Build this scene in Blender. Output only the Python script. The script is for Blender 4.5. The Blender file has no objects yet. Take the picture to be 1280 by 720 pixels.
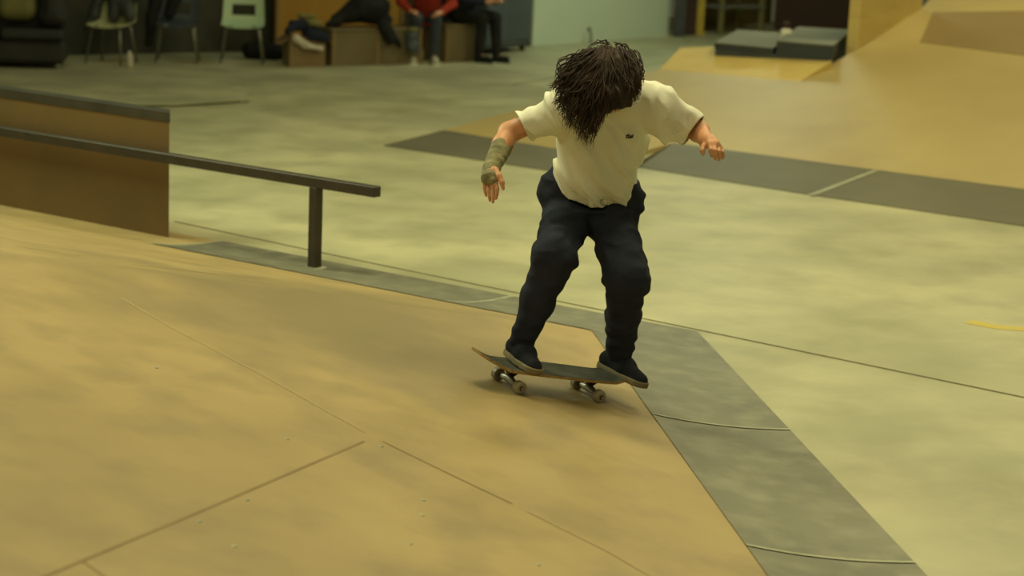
import bpy, math, random
import numpy as np
from mathutils import Vector, Matrix
from mathutils.bvhtree import BVHTree
rnd = random.Random(7)
SC = bpy.context.scene
COL = SC.collection

# ------------------------------------------------------------------ camera
FPX = 2400.0
PITCH = math.atan(520 / 2400); ROLL = math.radians(2.5); HC = 2.3
F = np.array([0, math.cos(PITCH), -math.sin(PITCH)])
R0 = np.array([1., 0, 0]); U0 = np.array([0, math.sin(PITCH), math.cos(PITCH)])
RR = R0 * math.cos(ROLL) + U0 * math.sin(ROLL)
UU = U0 * math.cos(ROLL) - R0 * math.sin(ROLL)
CC = np.array([0, 0, HC])


def W(x, y, d):
    return CC + F * d + RR * (x - 640) / FPX * d - UU * (y - 360) / FPX * d


def G(x, y, z=0.0):
    v = F + RR * (x - 640) / FPX - UU * (y - 360) / FPX
    return CC + v * (z - HC) / v[2]


def PX(P):
    q = np.array(P) - CC; d = q @ F
    return 640 + FPX * (q @ RR) / d, 360 - FPX * (q @ UU) / d, d


cam = bpy.data.cameras.new('camera')
cam_o = bpy.data.objects.new('camera', cam)
COL.objects.link(cam_o)
cam.sensor_width = 36; cam.lens = FPX / 1280 * 36
M = Matrix.Identity(4)
for i in range(3):
    M[i][0] = RR[i]; M[i][1] = UU[i]; M[i][2] = -F[i]; M[i][3] = CC[i]
cam_o.matrix_world = M
cam.clip_end = 200
cam.dof.use_dof = True
cam.dof.focus_distance = 8.0
cam.dof.aperture_fstop = 2.2
SC.camera = cam_o


# ------------------------------------------------------------------ materials
def rgb(r, g, b):
    f = lambda c: (c / 255 / 12.92) if c / 255 <= 0.04045 else ((c / 255 + 0.055) / 1.055) ** 2.4
    return (f(r), f(g), f(b), 1)


def mat(name, c1, c2=None, scale=4, rough=0.6, detail=6, metal=0.0, bump=0.0, bscale=40, stretch=(1, 1, 1),
        lo=0.35, hi=0.65, c3=None, s3=30, amt3=0.3, spec=0.5, sheen=0.0, sss=0.0):
    m = bpy.data.materials.new(name); m.use_nodes = True
    nt = m.node_tree; N = nt.nodes; L = nt.links
    b = N['Principled BSDF']
    b.inputs['Roughness'].default_value = rough
    b.inputs['Metallic'].default_value = metal
    b.inputs['Specular IOR Level'].default_value = spec
    if sheen: b.inputs['Sheen Weight'].default_value = sheen
    if sss:
        b.inputs['Subsurface Weight'].default_value = sss
        b.inputs['Subsurface Radius'].default_value = (0.012, 0.005, 0.003)
        b.inputs['Subsurface Scale'].default_value = 1.0
    g = N.new('ShaderNodeNewGeometry')
    mp = N.new('ShaderNodeMapping'); mp.inputs['Scale'].default_value = stretch
    L.new(g.outputs['Position'], mp.inputs['Vector'])
    if c2 is None:
        b.inputs['Base Color'].default_value = c1
    else:
        n = N.new('ShaderNodeTexNoise'); n.inputs['Scale'].default_value = scale
        n.inputs['Detail'].default_value = detail; n.inputs['Roughness'].default_value = 0.6
        L.new(mp.outputs[0], n.inputs['Vector'])
        cr = N.new('ShaderNodeValToRGB')
        cr.color_ramp.elements[0].position = lo; cr.color_ramp.elements[0].color = c1
        cr.color_ramp.elements[1].position = hi; cr.color_ramp.elements[1].color = c2
        L.new(n.outputs['Fac'], cr.inputs['Fac'])
        out = cr.outputs['Color']
        if c3 is not None:
            n3 = N.new('ShaderNodeTexNoise'); n3.inputs['Scale'].default_value = s3; n3.inputs['Detail'].default_value = 4
            L.new(mp.outputs[0], n3.inputs['Vector'])
            mr = N.new('ShaderNodeMapRange'); mr.inputs['From Min'].default_value = 0.45; mr.inputs['From Max'].default_value = 0.72
            mr.inputs['To Max'].default_value = amt3
            L.new(n3.outputs['Fac'], mr.inputs['Value'])
            mx = N.new('ShaderNodeMix'); mx.data_type = 'RGBA'
            L.new(mr.outputs[0], mx.inputs['Factor']); L.new(out, mx.inputs['A']); mx.inputs['B'].default_value = c3
            out = mx.outputs['Result']
        L.new(out, b.inputs['Base Color'])
    if bump:
        nb = N.new('ShaderNodeTexNoise'); nb.inputs['Scale'].default_value = bscale; nb.inputs['Detail'].default_value = 3
        L.new(g.outputs['Position'], nb.inputs['Vector'])
        bp = N.new('ShaderNodeBump'); bp.inputs['Strength'].default_value = bump; bp.inputs['Distance'].default_value = 0.01
        L.new(nb.outputs['Fac'], bp.inputs['Height']); L.new(bp.outputs[0], b.inputs['Normal'])
    return m


MT = {}
MT['floor'] = mat('concrete', rgb(160, 158, 124), rgb(192, 187, 148), 0.8, rough=0.5, stretch=(1, 1, 1),
                  c3=rgb(140, 136, 104), s3=2.2, amt3=0.55, bump=0.04, bscale=12)
MT['joint'] = mat('joint_filler', rgb(96, 92, 62), rgb(110, 104, 72), 5, rough=0.8)
MT['paint_yellow'] = mat('worn_yellow_paint', rgb(205, 180, 60), rgb(190, 176, 100), 30, rough=0.6)
MT['ramp'] = mat('ramp_board', rgb(162, 140, 92), rgb(180, 156, 104), 0.9, rough=0.55,
                 c3=rgb(136, 120, 84), s3=3.4, amt3=0.55, bump=0.03, bscale=20)
MT['ramp_far'] = mat('far_ramp_board', rgb(166, 146, 92), rgb(184, 164, 106), 0.35, rough=0.5,
                     c3=rgb(150, 130, 84), s3=0.9, amt3=0.5)
MT['ramp_dark'] = mat('far_deck_board', rgb(132, 110, 66), rgb(146, 124, 76), 0.5, rough=0.55)
MT['seam'] = mat('board_seam', rgb(134, 112, 72), rgb(146, 124, 80), 6, rough=0.8)
MT['seam_light'] = mat('worn_seam', rgb(174, 152, 104), rgb(168, 146, 98), 6, rough=0.6)
MT['ply'] = mat('fresh_plywood', rgb(196, 172, 96), rgb(212, 188, 114), 1.5, rough=0.6, stretch=(1, 1, 4),
                c3=rgb(184, 148, 78), s3=3, amt3=0.6)
MT['plate'] = mat('steel_plate', rgb(112, 110, 94), rgb(130, 128, 108), 1.3, rough=0.5, metal=0.25,
                  c3=rgb(160, 156, 132), s3=7, amt3=0.5, stretch=(1, 1, 1))
MT['plate_far'] = mat('dull_steel_plate', rgb(100, 96, 76), rgb(114, 109, 86), 0.8, rough=0.55, metal=0.2)
MT['scrape'] = mat('scraped_steel_edge', rgb(186, 184, 156), rgb(160, 158, 132), 20, rough=0.45, metal=0.3)
MT['railsteel'] = mat('rail_steel', rgb(58, 52, 42), rgb(70, 62, 50), 8, rough=0.5, metal=0.3, bump=0.05)
MT['coping'] = mat('coping_steel', rgb(62, 60, 52), rgb(76, 73, 62), 6, rough=0.45, metal=0.35)
MT['ledgewood'] = mat('ledge_board', rgb(106, 84, 48), rgb(118, 93, 53), 1.2, rough=0.6, c3=rgb(100, 82, 46), s3=3, amt3=0.5)
MT['shirt'] = mat('cream_cotton', rgb(228, 226, 204), rgb(234, 232, 212), 6, rough=0.9, bump=0.15, bscale=160, sheen=0.2)
MT['pants'] = mat('navy_cotton', rgb(40, 43, 56), rgb(48, 51, 64), 8, rough=0.95, bump=0.2, bscale=120, sheen=0.0, spec=0.15)
MT['skin'] = mat('skin', rgb(204, 144, 104), rgb(214, 156, 118), 14, rough=0.5, sss=0.0, bump=0.05, bscale=90)
MT['nail'] = mat('nail', rgb(224, 176, 150), rough=0.35)
MT['hair'] = mat('dark_brown_hair', rgb(44, 32, 25), rgb(74, 56, 42), 16, rough=0.62, spec=0.25, stretch=(1, 1, 1), lo=0.4, hi=0.75)
MT['wrap'] = mat('olive_athletic_tape', rgb(112, 110, 82), rgb(150, 144, 106), 26, rough=0.9, bump=0.4, bscale=90)
MT['shoe'] = mat('black_suede', rgb(34, 36, 42), rgb(42, 44, 50), 20, rough=0.95, bump=0.2, bscale=200, spec=0.1)
MT['sole'] = mat('dirty_rubber_sole', rgb(132, 118, 86), rgb(112, 100, 72), 30, rough=0.7)
MT['grip'] = mat('grip_tape', rgb(74, 76, 68), rgb(96, 96, 84), 10, rough=0.9, bump=0.3, bscale=600, spec=0.2)
MT['deckwood'] = mat('maple_ply_edge', rgb(176, 146, 92), rgb(146, 112, 66), 60, rough=0.5)
MT['truck'] = mat('cast_aluminium', rgb(170, 166, 156), rgb(140, 136, 126), 30, rough=0.4, metal=0.7)
MT['truckdark'] = mat('dark_truck_metal', rgb(50, 46, 44), rgb(66, 60, 56), 30, rough=0.45, metal=0.5)
MT['wheel'] = mat('urethane_wheel', rgb(150, 140, 112), rgb(126, 116, 92), 30, rough=0.5)
MT['bearing'] = mat('bearing_shield', rgb(36, 34, 32), rough=0.4, metal=0.4)
MT['bushing'] = mat('bushing', rgb(96, 44, 34), rough=0.6)
MT['ink'] = mat('dark_print', rgb(62, 58, 40), rough=0.8)
MT['wallwhite'] = mat('white_painted_wall', rgb(200, 212, 190), rgb(210, 220, 196), 0.6, rough=0.7)
MT['walldark'] = mat('dark_wall', rgb(58, 58, 46), rgb(78, 76, 58), 0.8, rough=0.85, c3=rgb(40, 40, 32), s3=1.5, amt3=0.7)
MT['wallred'] = mat('dark_red_wall', rgb(56, 36, 26), rgb(66, 44, 30), 1.2, rough=0.8)
MT['wallolive'] = mat('olive_wall', rgb(104, 88, 36), rgb(84, 70, 30), 0.8, rough=0.8)
MT['orange'] = mat('varnished_wood_panel', rgb(158, 116, 42), rgb(174, 130, 50), 1.0, rough=0.5, stretch=(3, 3, .4))
MT['cabinet'] = mat('slate_painted_steel', rgb(74, 82, 86), rgb(84, 92, 94), 1.4, rough=0.55)
MT['darkmetal'] = mat('dark_paint', rgb(48, 52, 52), rgb(60, 64, 62), 3, rough=0.6)
MT['black'] = mat('black_fabric', rgb(30, 32, 32), rgb(42, 43, 41), 6, rough=0.9, spec=0.15)
MT['vinyl'] = mat('black_vinyl', rgb(34, 34, 30), rgb(46, 45, 38), 3, rough=0.6)
MT['rubber'] = mat('tyre_rubber', rgb(36, 35, 32), rgb(48, 46, 41), 6, rough=0.8)
MT['plastic'] = mat('pale_green_plastic', rgb(176, 200, 160), rgb(186, 208, 170), 3, rough=0.45)
MT['plastic2'] = mat('cream_plastic', rgb(206, 208, 158), rgb(196, 200, 150), 3, rough=0.45)
MT['plasticdark'] = mat('blue_grey_plastic', rgb(62, 70, 76), rgb(72, 80, 84), 3, rough=0.5)
MT['chrome'] = mat('worn_chrome', rgb(140, 138, 122), rgb(118, 116, 102), 10, rough=0.4, metal=0.6)
MT['pale'] = mat('pale_cloth', rgb(206, 198, 176), rgb(180, 172, 150), 10, rough=0.9)
MT['navy'] = mat('navy_cloth', rgb(38, 42, 56), rgb(46, 50, 62), 10, rough=0.95, spec=0.1)
MT['card'] = mat('brown_cardboard', rgb(126, 106, 70), rgb(138, 116, 76), 3, rough=0.8)
MT['boxwood'] = mat('bench_plywood', rgb(104, 92, 64), rgb(118, 104, 72), 1.4, rough=0.7)
MT['red'] = mat('red_sweatshirt', rgb(150, 44, 24), rgb(166, 52, 28), 5, rough=0.95)
MT['jeans'] = mat('dark_denim', rgb(48, 53, 60), rgb(60, 65, 72), 9, rough=0.95)
MT['sneaker'] = mat('pale_sneaker', rgb(190, 184, 164), rgb(166, 160, 142), 20, rough=0.7)
MT['yellow'] = mat('yellow_paint', rgb(190, 162, 52), rgb(172, 146, 46), 5, rough=0.5)
MT['grey'] = mat('grey_steel', rgb(130, 128, 116), rgb(116, 114, 102), 4, rough=0.5, metal=0.2)
MT['matgrey'] = mat('grey_foam_mat', rgb(116, 118, 104), rgb(128, 130, 112), 1.6, rough=0.8)
MT['matdark'] = mat('dark_mat_side', rgb(44, 50, 52), rgb(54, 58, 58), 2, rough=0.8)
MT['cushion'] = mat('mustard_cushion', rgb(124, 120, 70), rgb(112, 108, 62), 4, rough=0.9)
MT['white'] = mat('white_plastic', rgb(214, 210, 190), rough=0.5)
MT['eye'] = mat('eye_white', rgb(225, 220, 210), rough=0.2)


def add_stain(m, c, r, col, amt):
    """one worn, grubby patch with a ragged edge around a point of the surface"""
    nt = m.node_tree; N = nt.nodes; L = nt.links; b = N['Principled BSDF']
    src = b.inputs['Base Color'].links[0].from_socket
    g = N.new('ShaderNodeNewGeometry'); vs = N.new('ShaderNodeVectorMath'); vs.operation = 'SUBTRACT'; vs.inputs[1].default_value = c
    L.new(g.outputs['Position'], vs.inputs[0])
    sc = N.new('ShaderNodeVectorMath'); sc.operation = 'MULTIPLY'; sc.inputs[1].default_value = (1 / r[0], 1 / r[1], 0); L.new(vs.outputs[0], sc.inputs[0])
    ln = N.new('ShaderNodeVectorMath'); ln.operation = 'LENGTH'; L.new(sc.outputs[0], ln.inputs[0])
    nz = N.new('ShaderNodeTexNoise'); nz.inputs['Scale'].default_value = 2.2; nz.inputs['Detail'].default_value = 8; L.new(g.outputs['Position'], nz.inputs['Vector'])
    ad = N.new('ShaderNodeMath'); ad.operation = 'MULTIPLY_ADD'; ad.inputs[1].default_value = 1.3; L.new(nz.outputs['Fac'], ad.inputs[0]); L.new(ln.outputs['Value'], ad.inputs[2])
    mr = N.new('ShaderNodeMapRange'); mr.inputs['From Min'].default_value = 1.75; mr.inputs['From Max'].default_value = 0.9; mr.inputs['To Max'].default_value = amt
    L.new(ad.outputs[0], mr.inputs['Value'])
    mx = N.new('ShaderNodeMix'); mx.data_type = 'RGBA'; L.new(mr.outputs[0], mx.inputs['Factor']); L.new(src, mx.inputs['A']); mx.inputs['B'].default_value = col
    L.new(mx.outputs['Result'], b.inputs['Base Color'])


# ------------------------------------------------------------------ object helpers
def tag(o, label=None, cat=None, group=None, kind=None):
    if label: o['label'] = label
    if cat: o['category'] = cat
    if group: o['group'] = group
    if kind: o['kind'] = kind
    return o


def empty(name, loc, label=None, cat=None, group=None, rz=0):
    o = bpy.data.objects.new(name, None); COL.objects.link(o)
    o.location = Vector([float(v) for v in loc]); o.rotation_euler = (0, 0, rz)
    o.empty_display_size = 0.1
    bpy.context.view_layer.update()
    return tag(o, label, cat, group)


def link(name, verts, faces, mats, parent=None, smooth=False, mi=None, local=False):
    """mesh in world coordinates unless local (then in the parent's coordinates)"""
    me = bpy.data.meshes.new(name)
    me.from_pydata([tuple(map(float, v)) for v in verts], [], [tuple(map(int, f)) for f in faces])
    if not isinstance(mats, (list, tuple)): mats = [mats]
    for m in mats: me.materials.append(m)
    if mi is not None: me.polygons.foreach_set('material_index', list(mi))
    if smooth: me.polygons.foreach_set('use_smooth', [True] * len(me.polygons))
    me.update()
    o = bpy.data.objects.new(name, me); COL.objects.link(o)
    if parent is not None:
        o.parent = parent
        if not local:
            me.transform(world_of(parent).inverted())
    return o


def world_of(o):
    m = o.matrix_basis.copy()
    while o.parent is not None:
        o = o.parent; m = o.matrix_basis @ m
    return m


class MB:
    """collects shapes (in whatever frame you choose) into one mesh"""
    def __init__(s): s.v = []; s.f = []; s.mi = []
    def add(s, v, f, mi=0):
        b = len(s.v); s.v += [np.array(p, float) for p in v]; s.f += [[i + b for i in q] for q in f]; s.mi += [mi] * len(f)
        return s
    def box(s, lo, hi, mi=0, T=None, bev=0.0):
        lo = np.array(lo, float); hi = np.array(hi, float)
        if bev > 0:
            b = min(bev, *(0.49 * (hi - lo)))
            pts = []; 
            # chamfered box: 24 verts
            for sx in (0, 1):
                for sy in (0, 1):
                    for sz in (0, 1):
                        c = np.array([hi[0] if sx else lo[0], hi[1] if sy else lo[1], hi[2] if sz else lo[2]])
                        d = np.array([-1 if sx else 1, -1 if sy else 1, -1 if sz else 1]) * b
                        for a in range(3):
                            e = d.copy(); e[a] = 0; pts.append(c + e)
            idx = lambda sx, sy, sz, a: ((sx * 2 + sy) * 2 + sz) * 3 + a
            fs = []
            for sx in (0, 1): fs.append([idx(sx, 0, 0, 0), idx(sx, 1, 0, 0), idx(sx, 1, 1, 0), idx(sx, 0, 1, 0)][::1 if sx else -1])
            for sy in (0, 1): fs.append([idx(0, sy, 0, 1), idx(0, sy, 1, 1), idx(1, sy, 1, 1), idx(1, sy, 0, 1)][::1 if sy else -1])
            for sz in (0, 1): fs.append([idx(0, 0, sz, 2), idx(1, 0, sz, 2), idx(1, 1, sz, 2), idx(0, 1, sz, 2)][::1 if sz else -1])
            C = (lo + hi) / 2
            def orient(q):
                p = [pts[i] for i in q]; n = np.cross(p[1] - p[0], p[2] - p[0])
                return q if n @ (sum(p) / len(p) - C) > 0 else q[::-1]
            for i in (0, 1):
                for j in (0, 1):
                    fs.append([idx(i, j, 0, 0), idx(i, j, 1, 0), idx(i, j, 1, 1), idx(i, j, 0, 1)])
                    fs.append([idx(i, 0, j, 0), idx(i, 1, j, 0), idx(i, 1, j, 2), idx(i, 0, j, 2)])
                    fs.append([idx(0, i, j, 1), idx(1, i, j, 1), idx(1, i, j, 2), idx(0, i, j, 2)])
            for i in range(8): fs.append([i * 3, i * 3 + 1, i * 3 + 2])
            fs = [orient(q) for q in fs]
        else:
            pts = [np.array([x, y, z]) for x in (lo[0], hi[0]) for y in (lo[1], hi[1]) for z in (lo[2], hi[2])]
            fs = [[0, 1, 3, 2], [4, 6, 7, 5], [0, 4, 5, 1], [2, 3, 7, 6], [0, 2, 6, 4], [1, 5, 7, 3]]
        if T is not None: pts = [T(p) for p in pts]
        return s.add(pts, fs, mi)
    def tube(s, pts, rad, n=8, mi=0, cap=True, flat=1.0, up=None):
        pts = [np.array(p, float) for p in pts]
        if not hasattr(rad, '__len__'): rad = [rad] * len(pts)
        V = []; ref = np.array(up if up is not None else (0.13, 0.21, 0.97)); 
        for i, p in enumerate(pts):
            t = pts[min(i + 1, len(pts) - 1)] - pts[max(i - 1, 0)]; t = t / (np.linalg.norm(t) + 1e-12)
            a = ref - t * (ref @ t)
            if np.linalg.norm(a) < 1e-3: a = np.array([1, 0, 0]) - t * t[0]
            a /= np.linalg.norm(a); b = np.cross(t, a)
            if up is None: ref = a
            for k in range(n):
                w = 2 * math.pi * (k + 0.5) / n
                V.append(p + rad[i] * (a * math.cos(w) * flat + b * math.sin(w)))
        Fc = []
        for i in range(len(pts) - 1):
            for k in range(n):
                k2 = (k + 1) % n
                Fc.append([i * n + k, i * n + k2, (i + 1) * n + k2, (i + 1) * n + k])
        if cap:
            Fc.append(list(range(n))[::-1]); Fc.append([(len(pts) - 1) * n + k for k in range(n)])
        return s.add(V, Fc, mi)
    def prism(s, base, top, mi=0):
        n = len(base)
        f = [list(range(n))[::-1], [n + i for i in range(n)]] + [[i, (i + 1) % n, n + (i + 1) % n, n + i] for i in range(n)]
        return s.add(list(base) + list(top), f, mi)
    def T(s, fn): s.v = [np.array(fn(p)) for p in s.v]; return s
    def build(s, name, mats, parent=None, smooth=False, local=False):
        return link(name, s.v, s.f, mats, parent, smooth, s.mi if isinstance(mats, (list, tuple)) else None, local)


# ------------------------------------------------------------------ implicit-surface helpers
_NL = np.random.RandomState(3).rand(32, 32, 32).astype(np.float32)


def vnoise(x, y, z):
    x, y, z = np.broadcast_arrays(x, y, z)
    xi = np.floor(x).astype(int); yi = np.floor(y).astype(int); zi = np.floor(z).astype(int)
    fx = x - xi; fy = y - yi; fz = z - zi
    fx = fx * fx * (3 - 2 * fx); fy = fy * fy * (3 - 2 * fy); fz = fz * fz * (3 - 2 * fz)
    g = lambda a, b, c: _NL[(xi + a) & 31, (yi + b) & 31, (zi + c) & 31]
    l = lambda a, b, t: a + (b - a) * t
    return l(l(l(g(0, 0, 0), g(1, 0, 0), fx), l(g(0, 1, 0), g(1, 1, 0), fx), fy),
             l(l(g(0, 0, 1), g(1, 0, 1), fx), l(g(0, 1, 1), g(1, 1, 1), fx), fy), fz) * 2 - 1


def smin(a, b, k):
    if k <= 0: return np.minimum(a, b)
    h = np.clip(0.5 + 0.5 * (a - b) / k, 0, 1)
    return a + (b - a) * h - k * h * (1 - h)


class Vol:
    def __init__(s, lo, hi, h):
        s.lo = np.array(lo, float); s.h = h
        s.n = np.ceil((np.array(hi) - s.lo) / h).astype(int) + 1
        s.A = np.full(s.n, 0.3, np.float32)
    def sub(s, lo, hi):
        i0 = np.clip(np.floor((np.array(lo) - s.lo) / s.h).astype(int), 0, s.n - 1)
        i1 = np.clip(np.ceil((np.array(hi) - s.lo) / s.h).astype(int) + 1, 1, s.n)
        sl = tuple(slice(a, b) for a, b in zip(i0, i1))
        ax = [(s.lo[i] + s.h * np.arange(i0[i], i1[i])).astype(np.float32) for i in range(3)]
        return sl, ax[0][:, None, None], ax[1][None, :, None], ax[2][None, None, :]
    def put(s, D, sl, k, op='u'):
        if op == 'u': s.A[sl] = smin(s.A[sl], D, k)
        else: s.A[sl] = -smin(-s.A[sl], D, k)          # subtract
    def cone(s, a, b, ra, rb, k=0.01, n=None, fac=1.0, op='u'):
        a = np.array(a, float); b = np.array(b, float); m = max(ra, rb) + 0.03 + k
        sl, X, Y, Z = s.sub(np.minimum(a, b) - m, np.maximum(a, b) + m)
        ab = b - a; L2 = ab @ ab + 1e-12
        px, py, pz = X - a[0], Y - a[1], Z - a[2]
        t = np.clip((px * ab[0] + py * ab[1] + pz * ab[2]) / L2, 0, 1)
        qx, qy, qz = px - t * ab[0], py - t * ab[1], pz - t * ab[2]
        if n is not None:
            n = np.array(n, float); n = n / np.linalg.norm(n)
            c = (qx * n[0] + qy * n[1] + qz * n[2]) * (fac - 1)
            qx = qx + c * n[0]; qy = qy + c * n[1]; qz = qz + c * n[2]
        D = np.sqrt(qx * qx + qy * qy + qz * qz) - (ra + (rb - ra) * t)
        s.put(D, sl, k, op); return s
    def ell(s, c, r, B=None, k=0.01, op='u'):
        c = np.array(c, float); m = max(r) + 0.03 + k
        sl, X, Y, Z = s.sub(c - m, c + m)
        B = np.eye(3) if B is None else np.array(B)      # rows are axes
        p = (X - c[0], Y - c[1], Z - c[2])
        q = [(p[0] * B[i][0] + p[1] * B[i][1] + p[2] * B[i][2]) / r[i] for i in range(3)]
        l = np.sqrt(q[0] ** 2 + q[1] ** 2 + q[2] ** 2)
        g = np.sqrt((q[0] / r[0]) ** 2 + (q[1] / r[1]) ** 2 + (q[2] / r[2]) ** 2) + 1e-6
        D = l * (l - 1) / g
        s.put(D, sl, k, op); return s
    def grid(s):
        return s.sub(s.lo, s.lo + s.h * (s.n - 1))
    def mesh(s, smooth_it=2):
        A = s.A; ins = A < 0
        act = np.zeros(tuple(np.array(A.shape) - 1), bool); al = np.ones_like(act)
        for i in (0, 1):
            for j in (0, 1):
                for k in (0, 1):
                    c = ins[i:A.shape[0] - 1 + i, j:A.shape[1] - 1 + j, k:A.shape[2] - 1 + k]
                    act |= c; al &= c
        act &= ~al
        idx = np.argwhere(act)
        vid = np.full(act.shape, -1, np.int64); vid[tuple(idx.T)] = np.arange(len(idx))
        cor = np.array([(i, j, k) for i in (0, 1) for j in (0, 1) for k in (0, 1)])
        val = np.stack([A[tuple((idx + c).T)] for c in cor], 1).astype(float)
        acc = np.zeros((len(idx), 3)); cnt = np.zeros(len(idx))
        for a in range(8):
            for b in range(a + 1, 8):
                if np.abs(cor[a] - cor[b]).sum() != 1: continue
                m = (val[:, a] < 0) != (val[:, b] < 0)
                t = val[:, a] / (val[:, a] - val[:, b] + 1e-20)
                p = cor[a] + np.clip(t, 0, 1)[:, None] * (cor[b] - cor[a])
                acc[m] += p[m]; cnt[m] += 1
        V = s.lo + s.h * (idx + acc / cnt[:, None])
        Q = []
        sh = np.array(act.shape)
        for ax in range(3):
            o1, o2 = [(1, 2), (2, 0), (0, 1)][ax]
            a = [slice(None)] * 3; b = [slice(None)] * 3
            a[ax] = slice(0, A.shape[ax] - 1); b[ax] = slice(1, A.shape[ax])
            ia = ins[tuple(a)]; ib = ins[tuple(b)]
            for flip, mask in ((0, ia & ~ib), (1, ~ia & ib)):
                e = np.argwhere(mask)
                ok = (e[:, o1] > 0) & (e[:, o2] > 0) & (e[:, o1] < sh[o1]) & (e[:, o2] < sh[o2])
                e = e[ok]
                u1 = np.zeros(3, int); u1[o1] = 1; u2 = np.zeros(3, int); u2[o2] = 1
                q = np.stack([vid[tuple((e - u1 - u2).T)], vid[tuple((e - u2).T)], vid[tuple(e.T)], vid[tuple((e - u1).T)]], 1)
                q = q[(q >= 0).all(1)]
                Q.append(q if not flip else q[:, ::-1])
        Q = np.concatenate(Q)
        for _ in range(smooth_it):
            S = np.zeros_like(V); c = np.zeros(len(V))
            for i in range(4):
                for j in ((i + 1) % 4, (i - 1) % 4):
                    np.add.at(S, Q[:, i], V[Q[:, j]]); np.add.at(c, Q[:, i], 1)
            V = V * 0.4 + 0.6 * S / np.maximum(c, 1)[:, None]
        return V, Q
    def build(s, name, m, parent=None, smooth_it=2):
        V, Q = s.mesh(smooth_it)
        return link(name, V, Q, m, parent, smooth=True)


# ------------------------------------------------------------------ the near ramp as a height field
C0 = np.array([.97, 9.73])
UB = np.array([-.829, .559])               # along the back edge (to the left, away)
UR = np.array([.139, -.990])               # along the right edge (towards the camera)
N1 = np.array([-.559, -.829]); N2 = np.array([-.990, -.139])
HIP = np.array([-.687, -.431]); HIP = HIP / np.linalg.norm(HIP)
SL = 0.22; WP = 0.6


def prof(d):
    if d <= 0: return 0.0
    if d < WP: return SL / (2 * WP) * d * d
    if d < 5.0: return SL * WP / 2 + SL * (d - WP)
    return SL * WP / 2 + SL * (5.0 - WP)


def ramp_h(x, y):
    q = np.array([x, y]) - C0
    return prof(min(q @ N1, q @ N2))


def GR(px, py, off=0.0):
    """point on the ramp surface (or the floor) seen at a pixel"""
    z = 0.1
    for _ in range(60):
        P = G(px, py, z); z = 0.6 * z + 0.4 * ramp_h(P[0], P[1])
    return P + np.array([0, 0, off])


def row(d, off=0.0):
    """polyline on the ramp at distance d from its foot: left end, corner, right end"""
    c = C0 + HIP * d / (HIP @ N1)
    z = prof(d) + off
    a = C0 + N1 * d + UB * 9.0; b = C0 + N2 * d + UR * 11.5
    return a, c, b, z


# ------------------------------------------------------------------ floor and shell
fl = MB()
fl.box((-9, -4, -0.1), (13, 33, 0.0), 0)


def strip_on(mb, pts, w, mi, z=None, hfn=None, th=0.0015):
    """thin ribbon following points on the ground / ramp"""
    pts = [np.array(p, float) for p in pts]
    V = []
    for i, p in enumerate(pts):
        t = pts[min(i + 1, len(pts) - 1)] - pts[max(i - 1, 0)]; t[2] = 0; t /= np.linalg.norm(t)
        n = np.array([-t[1], t[0], 0]) * w / 2
        for sgn in (-1, 1):
            q = p + n * sgn
            q[2] = (hfn(q[0], q[1]) if hfn else 0) + th
            V.append(q)
    mb.add(V, [[2 * i, 2 * i + 2, 2 * i + 3, 2 * i + 1] for i in range(len(pts) - 1)], mi)


strip_on(fl, [G(218, 277), G(450, 326), G(870, 412), G(1290, 499)], 0.022, 1)
strip_on(fl, [G(1210, 402), G(1245, 409), G(1285, 412)], 0.10, 2)
strip_on(fl, [G(230, 128), G(318, 118)], 0.02, 1)
strip_on(fl, [G(640, 106), G(700, 96), G(835, 78)], 0.03, 1)
floor = fl.build('floor', [MT['floor'], MT['joint'], MT['paint_yellow']])
tag(floor, kind='structure')


def wall(name, a, b, h, m, th=0.15, z0=0.0):
    a = np.array(a[:2]); b = np.array(b[:2]); t = (b - a) / np.linalg.norm(b - a)
    n = np.array([-t[1], t[0]]) * th                      # thickness goes away from the room
    base = [(*a, z0), (*b, z0), (*(b + n), z0), (*(a + n), z0)]
    top = [(x, y, h) for x, y, _ in base]
    o = MB().prism(base, top).build(name, m)
    return tag(o, kind='structure')


WH = 6.0
wl0 = np.array([-7.6, 20.6]); wl1 = np.array([0.1, 26.15])
wall('wall_left', wl0, wl1, WH, MT['walldark'])
wb1 = G(835, 45)[:2]
wall('wall_back', (0.13, 26.2), wb1, WH, MT['wallwhite'])
wb2 = G(975, 36)[:2]; wb3 = G(1290, 30)[:2]
wall('wall_far', wb1 + np.array([.3, 1.2]), wb2 + np.array([0, 1.2]), WH, MT['wallolive'])
wall('wall_right', G(968, 38)[:2], G(1100, 44)[:2] , WH, MT['wallred'])
pp = wb1 + np.array([0.10, 0.0])
tag(MB().box((pp[0] - .02, pp[1] - .1, 0), (pp[0] + .14, pp[1] + .1, WH)).build('trim_1', MT['darkmetal']), kind='structure')
tag(MB().box((pp[0] + .16, pp[1] + .3, 0), (pp[0] + .34, pp[1] + .5, WH)).build('trim_2', MT['wallred']), kind='structure')

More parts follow.
